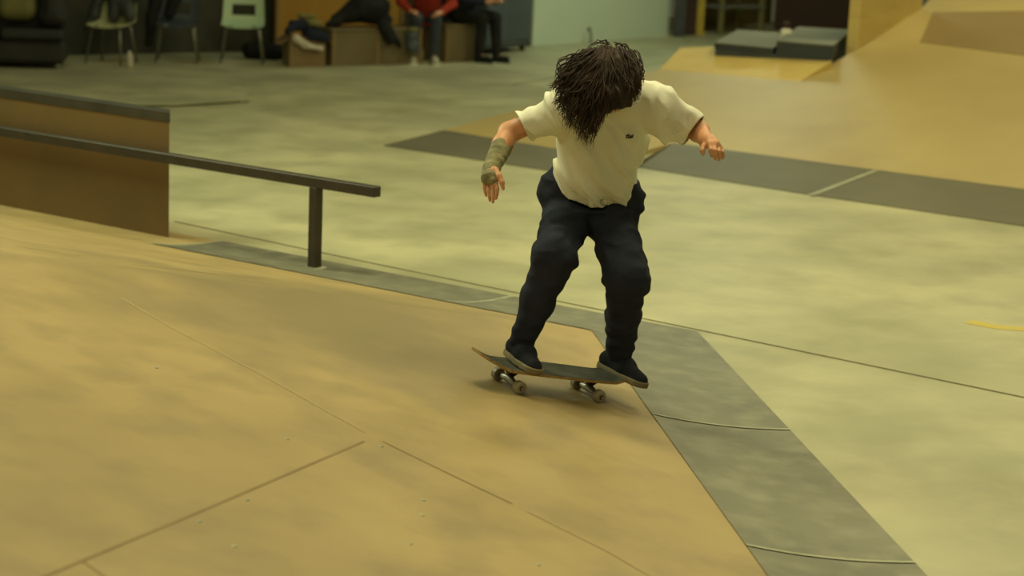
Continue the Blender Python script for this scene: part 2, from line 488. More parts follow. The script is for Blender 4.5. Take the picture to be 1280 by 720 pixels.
# ------------------------------------------------------------------ near ramp
ramp = empty('skate_ramp', (C0[0] - 2, C0[1] - 4, 0), 'large low tan hipped ramp in the foreground, under the skateboarder', 'ramp')
ds = [0, .1, .2, .3, .4, .5, .6, 1.0, 1.6, 2.4, 3.2, 4.2, 5.0, 6.2]
rows = [row(d) for d in ds]
mb = MB()
NS = 12
for (a, c, b, z) in rows:
    for i in range(NS): p = a + (c - a) * i / NS; mb.v.append(np.array([p[0], p[1], z]))
    for i in range(NS + 1): p = c + (b - c) * i / NS; mb.v.append(np.array([p[0], p[1], z]))
nr = 2 * NS + 1
for j in range(len(rows) - 1):
    for i in range(nr - 1):
        mb.f.append([j * nr + i, j * nr + i + 1, (j + 1) * nr + i + 1, (j + 1) * nr + i]); mb.mi.append(0)
# seams and worn crease lines of the boards
def seam(pix, w, mi, off=0.0018):
    P = []
    for (x0, y0), (x1, y1) in zip(pix, pix[1:]):
        for k in range(6): P.append(GR(x0 + (x1 - x0) * k / 6, y0 + (y1 - y0) * k / 6))
    P.append(GR(*pix[-1])); strip_on(mb, P, w, mi, hfn=ramp_h, th=off)
seam([(40, 728), (250, 640), (455, 552)], 0.010, 1)
seam([(478, 552), (560, 592), (640, 630)], 0.008, 1)
seam([(103, 702), (135, 724)], 0.008, 1)
seam([(20, 308), (100, 320)], 0.012, 1)
seam([(165, 331), (325, 349)], 0.010, 1)
seam([(150, 372), (215, 410), (330, 470), (455, 540)], 0.012, 2)
seam([(660, 640), (760, 690), (820, 725)], 0.008, 2)
add_stain(MT['ramp'], tuple(float(v) for v in GR(400, 385)), (1.3, 1.5, 1), rgb(128, 114, 78), .85)
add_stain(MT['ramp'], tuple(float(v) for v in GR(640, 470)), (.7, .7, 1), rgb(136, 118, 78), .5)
deck = mb.build('riding_surface', [MT['ramp'], MT['seam'], MT['seam_light']], ramp)
# screw heads showing on the boards
for (x, y) in [(358, 549), (308, 625), (248, 652), (292, 683), (528, 625), (512, 680), (672, 706), (476, 558), (195, 460), (527, 644)]:
    P = GR(x, y); m_ = MB(); m_.tube([P - [0, 0, .002], P + [0, 0, .0022]], 0.009, 8)
    m_.build('screw', MT['scrape'], ramp)


def plate(p_lo, p_hi, side, name='transition_plate', end_lo=None):
    """bent steel sheet from the floor up onto the ramp; p_lo..p_hi = distance along the edge from the corner"""
    m_ = MB(); nd = 10; ns = 6
    for i in range(ns + 1):
        for j in range(nd + 1):
            d = -0.005 + (WP + 0.01) * j / nd
            if side == 'R': n, u = N2, UR
            else: n, u = N1, UB
            cs = (C0 + HIP * max(d, 0) / (HIP @ n) - C0 - n * max(d, 0)) @ u       # hip position along the edge
            s0 = max(p_lo, cs) if p_lo == 0 else p_lo
            if p_lo == 0: s0 = cs
            s_ = s0 + (p_hi - s0) * i / ns
            p = C0 + n * d + u * s_
            m_.v.append(np.array([p[0], p[1], prof(d) + 0.004]))
    k = nd + 1
    for i in range(ns):
        for j in range(nd): m_.f.append([i * k + j, (i + 1) * k + j, (i + 1) * k + j + 1, i * k + j + 1]); m_.mi.append(0)
    o = m_.build(name, [MT['plate']], ramp, smooth=True)
    # scraped lip where it butts the next plate
    m2 = MB()
    for j in range(nd + 1):
        v = m_.v[ns * k + j] if p_hi < 8 else m_.v[j]
        t = np.array([*(UR if side == 'R' else UB), 0])
        m2.v += [v + t * 0.0 + [0, 0, .0015], v + t * 0.024 + [0, 0, .0035]]
    for j in range(nd): m2.f.append([2 * j, 2 * j + 1, 2 * j + 3, 2 * j + 2]); m2.mi.append(0)
    if p_hi < 8: m2.build('scraped_lip', MT['scrape'], o)
    return o


def edge_s(px, py, side):
    P = GR(px, py)[:2] - C0
    return P @ (UR if side == 'R' else UB)


s1 = edge_s(980, 537, 'R'); s2 = edge_s(1140, 703, 'R')
plate(0, s1, 'R'); plate(s1 + .006, s2, 'R'); plate(s2 + .006, 9.5, 'R')
b1 = edge_s(640, 372, 'B'); b2 = edge_s(290, 300, 'B')
plate(0, b1, 'B'); plate(b1 + .006, b2, 'B')

# ------------------------------------------------------------------ rail
pb = GR(393, 335)
def z_for(P, py):
    z = 0.3
    for _ in range(40):
        y = PX([P[0], P[1], z])[1]; z += (y - py) / 230.0
    return z
zt = z_for(pb, 221)
rail = empty('grind_rail', pb, 'dark square steel grind rail standing on the left side of the tan ramp', 'rail')
u3 = np.array([*UB, 0.0]); v3 = np.array([-N1[0], -N1[1], 0.0])
RW = 0.030
def along(s, t, z): return np.array([pb[0], pb[1], 0]) + u3 * s + v3 * t + np.array([0, 0, z])
# end of the bar: distance such that it shows at x=474
se = 0
for k in range(400):
    if PX(along(-k * 0.005, 0, zt))[0] > 472: se = -k * 0.005; break
m_ = MB()
def bx(m, s0, s1_, t0, t1, z0, z1, bev=0.004, mi=0): m.box((s0, t0, z0), (s1_, t1, z1), mi, T=lambda p: along(p[0], p[1], p[2]), bev=bev)
bx(m_, se, 6.0, -RW, RW, zt - 2 * RW, zt)
m_.build('rail_bar', MT['railsteel'], rail)
for s_ in (0.0, 3.4):
    q = along(s_, 0, 0); zz = ramp_h(q[0], q[1])
    m_ = MB(); bx(m_, s_ - RW, s_ + RW, -RW, RW, zz, zt - 2 * RW + .002); po = m_.build('post', MT['railsteel'], rail)
    m_ = MB(); bx(m_, s_ - .05, s_ + .05, -.05, .05, zz - .01, zz + .008); m_.build('foot_plate', MT['scrape'] if s_ == 0 else MT['railsteel'], po)

# ------------------------------------------------------------------ ledge
lb0 = G(211, 298, 0)
ld = UB.copy(); lb1 = np.array([*(lb0[:2] + ld * 1.2), 0])
lp = np.array([-.20, .98])                                    # its end is cut like the ramp's right side
ltop0 = z_for(lb0, 141); 
lbl = lb0[:2] + ld * 3.2
zl = ltop0
slope_l = (zl - ltop0) / np.linalg.norm((lb1 - lb0)[:2])
led = empty('grind_ledge', lb0, 'brown board grind ledge with grey steel coping, behind the rail at the left', 'ledge')
LTH = 0.16
def lpt(s, t, z): 
    p = lb0[:2] + ld * s + lp * t
    return np.array([p[0], p[1], z])
zf = lambda s: ltop0 + slope_l * s
CP = 0.045
m_ = MB(); m_.prism([lpt(0, 0, 0), lpt(3.4, 0, 0), lpt(3.4, LTH, 0), lpt(0, LTH, 0)], [lpt(0, 0, zf(0) - CP), lpt(3.4, 0, zf(3.4) - CP), lpt(3.4, LTH, zf(3.4) - CP), lpt(0, LTH, zf(0) - CP)])
m_.f = [q[::-1] for q in m_.f]
m_.build('ledge_body', MT['ledgewood'], led)
m_ = MB(); e = 0.006
m_.prism([lpt(-e, -e, zf(0) - CP - .012), lpt(3.4, -e, zf(3.4) - CP - .012), lpt(3.4, LTH + e, zf(3.4) - CP - .012), lpt(-e, LTH + e, zf(0) - CP - .012)],
         [lpt(-e, -e, zf(0)), lpt(3.4, -e, zf(3.4)), lpt(3.4, LTH + e, zf(3.4)), lpt(-e, LTH + e, zf(0))])
m_.f = [q[::-1] for q in m_.f]
m_.build('coping', MT['coping'], led)

# ------------------------------------------------------------------ far right ramps
fr = empty('bank_ramp', G(1000, 160, 0), 'wide tan bank ramp rising at the upper right behind the skateboarder', 'ramp')


def solid(name, pix, m, parent, drop=True, th=0.03):
    """sheet from pixel+height corners, with sides going down to the floor"""
    P = [G(x, y, z) for x, y, z in pix]
    n = len(P)
    m_ = MB()
    base = [np.array([p[0], p[1], 0.0 if drop else p[2] - th]) for p in P]
    m_.prism(base, P)
    a = np.cross(P[1] - P[0], P[2] - P[0])
    if a[2] < 0: m_.f = [q[::-1] for q in m_.f]
    return m_.build(name, m, parent)



def plane3(p, q, r):
    n = np.cross(q - p, r - p); n /= np.linalg.norm(n)
    return p, n


def GP(px, py, pl, off=0.0):
    v = F + RR * (px - 640) / FPX - UU * (py - 360) / FPX
    t = ((pl[0] - CC) @ pl[1]) / (v @ pl[1])
    return CC + v * t + np.array([0, 0, off])


def slab(name, P, m, parent, z0=0.0):
    m_ = MB(); m_.prism([np.array([p[0], p[1], z0 if z0 is not None else p[2] - .02]) for p in P], P)
    if np.cross(P[1] - P[0], P[2] - P[1])[2] < 0: m_.f = [k[::-1] for k in m_.f]
    return m_.build(name, m, parent)


m0 = G(842, 179, .04); m1 = G(1290, 237.5, .04)
dd = (m1 - m0); nn = np.array([-dd[1], dd[0], 0]); nn /= np.linalg.norm(nn)
MPL = plane3(m0, m1, m0 + nn + np.array([0, 0, .25]))
J = GP(1000, 102, MPL)                                    # where the hip between the two banks ends
l0 = G(555, 163, .04); l1 = G(765, 199, .04)
LPL = plane3(l0, l1, J)
mk = lambda L, pl, off=0.0: [GP(x, y, pl, off) for x, y in L]
slab('left_bank', [l0, l1, m0, J] + mk([(825, 86)], LPL), MT['ramp_far'], fr)
PPL = plane3(GP(825, 86, LPL), J, G(870, 60, GP(850, 72, LPL)[2] + .12))
slab('plywood_patch', mk([(825, 86.5)], LPL) + [J] + mk([(1040, 76), (895, 58), (850, 60)], PPL), MT['ply'], fr)
slab('main_bank', [m0, m1] + mk([(1290, -25), (1185, -25), (1150, 12), (1075, 60), (1000, 102)], MPL), MT['ramp_far'], fr)
slab('upper_board', mk([(1150, 53), (1290, 71), (1290, 14), (1166, 16)], MPL, .006), MT['ramp_dark'], fr, z0=None)
a = GP(1072, 61, MPL); b = GP(1152, 11, MPL)
t = (b - a)[:2] / np.linalg.norm((b - a)[:2]); nv = np.array([-t[1], t[0]]) * .12; nv = nv if nv[1] > 0 else -nv
A = [np.array([*a[:2], 0]), np.array([*b[:2], 0]), np.array([*(b[:2] + nv), 0]), np.array([*(a[:2] + nv), 0])]
m_ = MB(); m_.prism(A, [p + [0, 0, 2.6] for p in A])
m_.build('plywood_side', MT['ply'], fr)
PZ = lambda x, y: GP(x, y, PPL)[2]
# metal strip at the foot
def fstrip(name, q, ends=True):
    P = [G(*p) for p in q]; m_ = MB(); n = len(P)
    m_.prism([p - [0, 0, p[2] if p[2] < .02 else .02] - [0, 0, .001] for p in P], [p + [0, 0, .004] for p in P])
    if np.cross(P[1] - P[0], P[2] - P[1])[2] < 0: m_.f = [k[::-1] for k in m_.f]
    return m_.build(name, MT['plate_far'], fr)
fstrip('foot_plate', [(480, 182, .004), (690, 214, .004), (745, 222, .004), (765, 200, .042), (700, 187, .042), (555, 163, .042)])
fstrip('foot_plate', [(749, 222, .004), (798, 209, .004), (842, 179, .042), (803, 200, .042), (768, 200, .042)])
fstrip('foot_plate', [(799, 209, .004), (1010, 243, .004), (1090, 212, .042), (842, 179, .042)])
fstrip('foot_plate', [(1014, 243.5, .004), (1290, 284, .004), (1290, 238, .042), (1094, 212.5, .042)])
m_ = MB(); A = G(1010, 243, .012); B = G(1090, 212.5, .05)
t = np.array([.05, -.02, 0])
m_.prism([A - [0, 0, .004], A + t - [0, 0, .004], B + t - [0, 0, .004], B - [0, 0, .004]], [A, A + t, B + t, B]); m_.build('scraped_seam', MT['scrape'], fr)

# mats lying behind the plywood patch
def matobj(name, pix, h, label, m1=MT['matdark'], m2=MT['matgrey']):
    P = [G(*p) for p in pix]
    o = empty(name, np.mean(P, 0) * [1, 1, 0] + [0, 0, P[0][2]], label, 'mat')
    m_ = MB(); m_.prism(P, [p + [0, 0, h * .9] for p in P])
    if np.cross(P[1] - P[0], P[2] - P[1])[2] < 0: m_.f = [k[::-1] for k in m_.f]
    m_.build('mat_core', m1, o)
    c = np.mean(P, 0)
    Q = [c + (p - c) * 1.005 for p in P]
    m_ = MB(); m_.prism([p + [0, 0, h * .9] for p in Q], [p + [0, 0, h] for p in Q])
    if np.cross(P[1] - P[0], P[2] - P[1])[2] < 0: m_.f = [k[::-1] for k in m_.f]
    m_.build('mat_cover', m2, o)
    return o
plat = empty('low_platform', G(980, 60, 0), 'low dark platform under the grey mats behind the plywood patch', 'platform')
hz = PZ(960, 66)
A = [G(894, 61, hz), G(1036, 74.5, hz), G(1062, 52, hz), G(922, 42, hz)]
m_ = MB(); m_.prism([p * [1, 1, 0] for p in A], A); m_.build('platform_body', MT['darkmetal'], plat)
matobj('landing_mat', [(893, 60.5, hz + .002), (966, 67.5, hz + .002), (992, 49.5, hz + .002), (922, 44, hz + .002)], .06, 'thin grey landing mat behind the plywood patch, left of the thicker mat')
matobj('landing_mat', [(970, 68, hz + .002), (1040, 74.5, hz + .002), (1064, 54, hz + .002), (997, 50, hz + .002)], .14, 'thick dark-sided grey mat beside the yellow plywood side')

# bottle standing on the mats
q = G(982, 51.5, hz + .064)
bt = empty('spray_bottle', q, 'small white bottle with a dark red cap standing on the mats', 'bottle')
m_ = MB(); m_.tube([q, q + [0, 0, .02], q + [0, 0, .11], q + [0, 0, .13]], [.05, .06, .06, .035], 14); m_.build('bottle_body', MT['white'], bt, smooth=True)
m_ = MB(); m_.tube([q + [0, 0, .125], q + [0, 0, .19], q + [0, 0, .20]], [.035, .04, .02], 12); m_.build('cap', MT['wallred'], bt, smooth=True)

# loose sheet on the floor at the left
A = [G(118, 134), G(222, 134), G(312, 128), G(300, 112), G(190, 116)]
m_ = MB()
m_.prism([p + [0, 0, .018] for p in A], [p + [0, 0, .030] for p in A])
sh = m_.build('floor_sheet', MT['floor']); tag(sh, 'thin grey sheet lying slightly raised on the floor beyond the ledge', 'sheet')
for p in (A[0], A[2], A[3], A[4]):
    c = np.mean(A, 0); p = p + (c - p) * .1
    m_ = MB(); m_.box(p + [-.05, -.05, 0], p + [.05, .05, .019]); 
    o = m_.build('batten', MT['boxwood'], sh)
# ------------------------------------------------------------------ background: chairs, boxes, people along the left wall
def zbox(m_, c, ax, sx, sy, z0, z1, mi=0, bev=0.01):
    """box centred at c (x,y), x axis ax (angle)"""
    ca, sa = math.cos(ax), math.sin(ax)
    m_.box((-sx / 2, -sy / 2, z0), (sx / 2, sy / 2, z1), mi, T=lambda p: np.array([c[0] + p[0] * ca - p[1] * sa, c[1] + p[0] * sa + p[1] * ca, p[2]]), bev=bev)
    return m_


def shell_chair(px, py, rz, label, mshell, hole=True, sw=.46, parent_name='stacking_chair', local_h=0.44):
    """moulded plastic chair on tubular legs; rz turns its front (-y) about z"""
    p = G(px, py, 0)
    o = empty(parent_name, (p[0], p[1], 0), label, 'chair', rz=rz)
    # seat + back as a bent sheet with an opening
    NU, NV = 14, 26
    V = []; prof_ = []
    for j in range(NV + 1):
        t = j / NV
        if t < .42:
            u = t / .42; y = -.22 + .36 * u; z = local_h + .012 * (1 - u) ** 2 * -2 + (-.02 * math.sin(u * math.pi))
        elif t < .58:
            u = (t - .42) / .16; a = u * math.radians(78); y = .14 + .07 * math.sin(a); z = local_h + .07 * (1 - math.cos(a))
        else:
            u = (t - .58) / .42; y = .21 + .08 * u; z = local_h + .06 + .34 * u
        prof_.append((y, z, t))
    th = .008
    grid_ = {}
    for side in (0, 1):
        for j, (y, z, t) in enumerate(prof_):
            wd = sw * (.94 if t < .5 else .94 - .16 * (t - .5))
            if t > .93: wd *= 1 - .35 * ((t - .93) / .07) ** 2
            if t < .05: wd *= .9 + 2 * t
            for i in range(NU + 1):
                x = (i / NU - .5) * wd
                cv = .03 * (abs(i / NU - .5) * 2) ** 3
                yy = y - (cv if t > .5 else 0); zz = z + (cv if t <= .5 else 0)
                grid_[side, j, i] = len(V); V.append((x, yy + (th if side and t > .5 else 0), zz - (th if side and t <= .5 else 0)))
    hole_c = lambda i, j: hole and .60 <= (j + .5) / NV <= .76 and 3 <= i < NU - 3
    Fs = []
    for j in range(NV):
        for i in range(NU):
            if hole_c(i, j): continue
            q = [grid_[0, j, i], grid_[0, j, i + 1], grid_[0, j + 1, i + 1], grid_[0, j + 1, i]]
            Fs.append(q); Fs.append([k + len(V) // 2 for k in q[::-1]])
            for (di, dj, a, b) in ((-1, 0, 0, 3), (1, 0, 1, 2), (0, -1, 0, 1), (0, 1, 3, 2)):
                ii, jj = i + di, j + dj
                if ii < 0 or ii >= NU or jj < 0 or jj >= NV or hole_c(ii, jj):
                    Fs.append([q[a], q[b], q[b] + len(V) // 2, q[a] + len(V) // 2])
    link('seat_shell', V, Fs, mshell, o, smooth=False, local=True)
    for sx in (-1, 1):
        for sy in (-1, 1):
            m_ = MB(); x0 = sx * sw * .36; y0 = -.13 if sy < 0 else .14
            m_.tube([(x0 * .6, y0, local_h - .012), (x0, y0, local_h - .03), (sx * sw * .47, y0 + sy * .07, 0)], .0125, 8)
            m_.build('leg', MT['chrome'], o, local=True, smooth=True)
    return o


def blob(name, parts, m, parent=None, h=.015, noise=0.0, ns=12, k=.03):
    """soft lumpy thing from capsules: (a, b, ra, rb)"""
    A = np.array([q for p_ in parts for q in (p_[0], p_[1])]); r = max(max(p_[2], p_[3]) for p_ in parts) + .05
    V_ = Vol(A.min(0) - r, A.max(0) + r, h)
    for a, b, ra, rb in parts: V_.cone(a, b, ra, rb, k=k)
    if noise:
        sl, X, Y, Z = V_.grid(); V_.A[sl] += noise * vnoise(X * ns, Y * ns, Z * ns)
    return V_.build(name, m, parent, smooth_it=1)


YW = math.radians(20)
B_ = lambda px, py: G(px, py, 0) * [1, 1, 0]
# cream chair with a dark jacket over its back
ch1 = shell_chair(139, 79, math.radians(-14), 'cream plastic chair with a dark jacket over its backrest, left of the others', MT['plastic2'])
c1 = B_(139, 79)
def rel(c, rz, x, y, z): return np.array([c[0] + x * math.cos(rz) - y * math.sin(rz), c[1] + x * math.sin(rz) + y * math.cos(rz), z])
R1 = lambda x, y, z: rel(c1, math.radians(-14), x, y, z)
jk = blob('draped_jacket', [(R1(-.22, .17, .78), R1(.2, .17, .78), .09, .10), (R1(.1, .15, .66), R1(.18, .1, .53), .10, .06), (R1(-.2, .17, .8), R1(-.24, .08, .52), .07, .06), (R1(.0, .15, .78), R1(-.02, .10, .52), .09, .07), (R1(.15, .16, .8), R1(.17, .09, .53), .06, .045), (R1(-.25, .1, .6), R1(-.31, .02, .36), .05, .035)], MT['darkmetal'], noise=.012)
tag(jk, 'dark jacket draped over the backrest of the cream chair', 'jacket')
# dark chair with a dark coat
ch2 = shell_chair(222, 77, math.radians(6), 'blue-grey plastic chair in the shade, between the cream and the pale green chair', MT['plasticdark'], sw=.5)
c2 = B_(222, 77); R2 = lambda x, y, z: rel(c2, math.radians(6), x, y, z)
jk = blob('dark_coat', [(R2(-.24, .2, .84), R2(-.02, .2, .86), .07, .08), (R2(-.24, .18, .8), R2(-.3, .08, .50), .08, .07), (R2(-.02, .14, .76), R2(-.10, .08, .53), .08, .06), (R2(-.30, .05, .5), R2(-.33, .04, .2), .06, .05)], MT['black'], noise=.012)
tag(jk, 'black coat hanging over the blue-grey chair', 'coat')
ch3 = shell_chair(303, 78, math.radians(6), 'pale green plastic chair with an opening in its backrest, right of the row', MT['plastic'], sw=.52)
# things on the floor by the chairs
q = B_(162, 84)
bo = empty('water_bottle', q, 'small pale water bottle on the floor by the cream chair', 'bottle')
m_ = MB(); m_.tube([q + [0, 0, .001], q + [0, 0, .012], q + [0, 0, .13], q + [0, 0, .16]], [.03, .035, .035, .015], 12); m_.build('bottle_body', MT['pale'], bo, smooth=True)
m_ = MB(); m_.tube([q + [0, 0, .158], q + [0, 0, .18]], .016, 10); m_.build('cap', MT['white'], bo)
q = B_(330, 77) 
bg1 = blob('gym_bag', [(q + [-.20, .25, .10], q + [.12, .25, .10], .10, .10)], MT['black'], noise=.01)
tag(bg1, 'black gym bag on the floor behind the pale green chair', 'bag')
m_ = MB(); m_.tube([q + [-.14, .25, .19], q + [-.10, .25, .27], q + [.02, .25, .27], q + [.06, .25, .19]], .010, 6); m_.build('handle', MT['black'], bg1, smooth=True)

# black low couch with cushion and backpack at the far left
cw = B_(22, 86)
ax = math.radians(10)
co = empty('low_couch', cw, 'low black vinyl couch at the far left edge of the room', 'couch', rz=ax)
m_ = MB(); m_.box((-.9, 0, .06), (.50, .62, .30), bev=.04); m_.build('couch_base', MT['vinyl'], co, local=True)
for x0, x1 in ((-.88, -.2), (-.19, .49)):
    m_ = MB(); m_.box((x0, -.02, .30), (x1, .55, .42), bev=.04); m_.build('seat_cushion', MT['vinyl'], co, local=True)
m_ = MB(); m_.box((-.9, .50, .2), (.50, .68, .86), bev=.05); m_.build('couch_back', MT['vinyl'], co, local=True)
for x in (-.82, .42):
    for y in (.06, .54):
        m_ = MB(); m_.tube([(x, y, 0), (x, y, .07)], .025, 8); m_.build('foot', MT['grey'], co, local=True)
RC = lambda x, y, z: rel(cw, ax, x, y, z)
cu = blob('throw_cushion', [(RC(-.12, .40, .60), RC(.06, .40, .60), .12, .12), (RC(-.12, .42, .70), RC(.06, .42, .70), .11, .11)], MT['cushion'], k=.05)
tag(cu, 'mustard green cushion leaning on the black couch', 'cushion')
bp = blob('backpack', [(RC(.36, .36, .58), RC(.36, .42, .82), .15, .13), (RC(.30, .28, .54), RC(.42, .28, .54), .10, .10)], MT['rubber'], k=.05, noise=.01)
tag(bp, 'dark backpack sitting on the right end of the couch', 'backpack')
m_ = MB(); m_.tube([RC(.28, .24, .88), RC(.30, .17, .78), RC(.30, .17, .62), RC(.28, .21, .5)], .014, 6, flat=.4); m_.build('strap', MT['black'], bp, smooth=True)
# varnished panel standing by the wall
pa = B_(338, 72) ; pb_ = B_(500, 70)
t = (pb_ - pa)[:2]; L_ = np.linalg.norm(t); angp = math.atan2(t[1], t[0])
pn = empty('wood_panel', (pa + pb_) / 2 + [0, .45, 0], 'tall varnished orange-brown wooden panel standing behind the boxes', 'panel', rz=angp)
m_ = MB(); m_.box((-L_ / 2, 0, 0), (L_ / 2, .05, 2.2), bev=.01); m_.build('panel_board', MT['orange'], pn, local=True)
for sx in (-1, 1):
    m_ = MB(); m_.box((sx * L_ / 2 - .04 * (sx > 0), -.02, 0), (sx * L_ / 2 + .04 * (sx < 0), .0, 2.2), bev=.006); m_.build('edge_batten', MT['ramp_dark'], pn, local=True)

# cardboard box with clothes
cb = B_(384, 84)
cbx = empty('cardboard_box', cb, 'open brown cardboard box full of clothes, left of the long bench', 'box', rz=YW)
m_ = MB()
m_.box((-.21, 0, 0), (.21, .03, .34)); m_.box((-.21, .33, 0), (.21, .36, .34)); m_.box((-.21, .03, 0), (-.18, .33, .34)); m_.box((.18, .03, 0), (.21, .33, .34)); m_.box((-.18, .03, 0), (.18, .33, .02))
m_.build('box_body', MT['card'], cbx, local=True)
for sgn in (-1, 1):
    m_ = MB(); x = sgn * .205
    m_.prism([(x, 0, .335), (x + sgn * .09, 0, .27), (x + sgn * .09, .36, .27), (x, .36, .335)], [(x, 0, .345), (x + sgn * .09, 0, .28), (x + sgn * .09, .36, .28), (x, .36, .345)]); m_.build('flap', MT['card'], cbx, local=True)
R4 = lambda x, y, z: rel(cb, YW, x, y, z)
for nm, prt, mm, lb in (('folded_sweater', [(R4(-.14, .1, .47), R4(-.02, .14, .47), .07, .07), (R4(-.14, .06, .48), R4(-.24, .0, .40), .05, .04)], MT['navy'], 'dark navy sweater heaped on the left of the cardboard box'),
                        ('hooded_sweatshirt', [(R4(.04, .02, .37), R4(.20, .0, .34), .07, .06), (R4(.02, .14, .40), R4(.16, .14, .38), .06, .05)], MT['navy'], 'dark sweatshirt spilling over the front right of the cardboard box'),
                        ('white_tshirt', [(R4(-.15, -.045, .33), R4(-.05, -.05, .27), .045, .045), (R4(-.04, -.06, .25), R4(.14, -.065, .22), .035, .03)], MT['pale'], 'white shirt hanging over the front of the cardboard box'),
                        ('beige_towel', [(R4(.06, .12, .50), R4(.15, .12, .48), .045, .045), (R4(-.05, .22, .57), R4(.12, .24, .56), .03, .03)], MT['cushion'], 'beige towel lying on top of the clothes box')):
    tag(blob(nm, prt, mm, h=.012, noise=.010, ns=16), lb, 'clothing')

# long plywood bench (box) and the shorter one
def bench(px0, px1, py, h, label, d=.42):
    a = B_(px0, py[0]); b = B_(px1, py[1]); t = (b - a)[:2]; L_ = np.linalg.norm(t); an = math.atan2(t[1], t[0])
    o = empty('box_bench', (a + b) / 2, label, 'bench', rz=an)
    m_ = MB(); m_.box((-L_ / 2 + .01, .012, 0), (L_ / 2 - .01, d, h - .03), bev=.004); m_.build('box_body', MT['boxwood'], o, local=True)
    m_ = MB(); m_.box((-L_ / 2, 0, h - .03), (L_ / 2, d + .01, h), bev=.006); m_.build('bench_top', MT['boxwood'], o, local=True)
    n = max(1, int(L_ / .55))
    for i in range(n + 1):
        x = -L_ / 2 + .012 + i * (L_ - .064) / n
        m_ = MB(); m_.box((x, -.0, 0), (x + .04, .014, h - .03)); m_.build('batten', MT['card'], o, local=True)
    return o, a, b, an
bn1, ba, bb, ban = bench(414, 528, (83, 80), .43, 'long plywood box bench with a black jacket heaped on it')
bn2, b2a, b2b, ban2 = bench(556, 600, (78, 76), .45, 'short plywood box bench under the person in dark clothes')
bm = (ba + bb) / 2; RB = lambda x, y, z: rel(bm, ban, x, y, z)
jk = blob('black_jacket', [(RB(-.45, .22, .52), RB(-.1, .22, .64), .07, .17), (RB(-.1, .2, .66), RB(.1, .2, .66), .17, .15), (RB(-.1, .2, .6), RB(.18, .12, .52), .12, .08), (RB(.02, -.02, .50), RB(.12, -.06, .30), .06, .045), (RB(.12, -.0, .48), RB(.26, -.06, .22), .05, .035), (RB(-.45, .2, .5), RB(-.6, .16, .47), .07, .035)], MT['black'], noise=.015, ns=10)
tag(jk, 'black jacket heaped on the long plywood bench with one sleeve hanging', 'jacket')
bgp = blob('shopping_bag', [(RB(.40, -.10, .36), RB(.42, -.10, .22), .07, .085)], MT['plasticdark'], h=.01, noise=.012, ns=20)
tag(bgp, 'small dark bag hanging at the front of the long bench beside the person in red', 'bag')
cp = RB(.40, -.11, .40)
m_ = MB(); m_.tube([cp, cp + [0, 0, .05]], [.055, .06], 12); wc = m_.build('pale_cap', MT['cushion'], None, smooth=True)
tag(wc, 'small pale cap lying on top of the dark bag by the bench', 'cap')


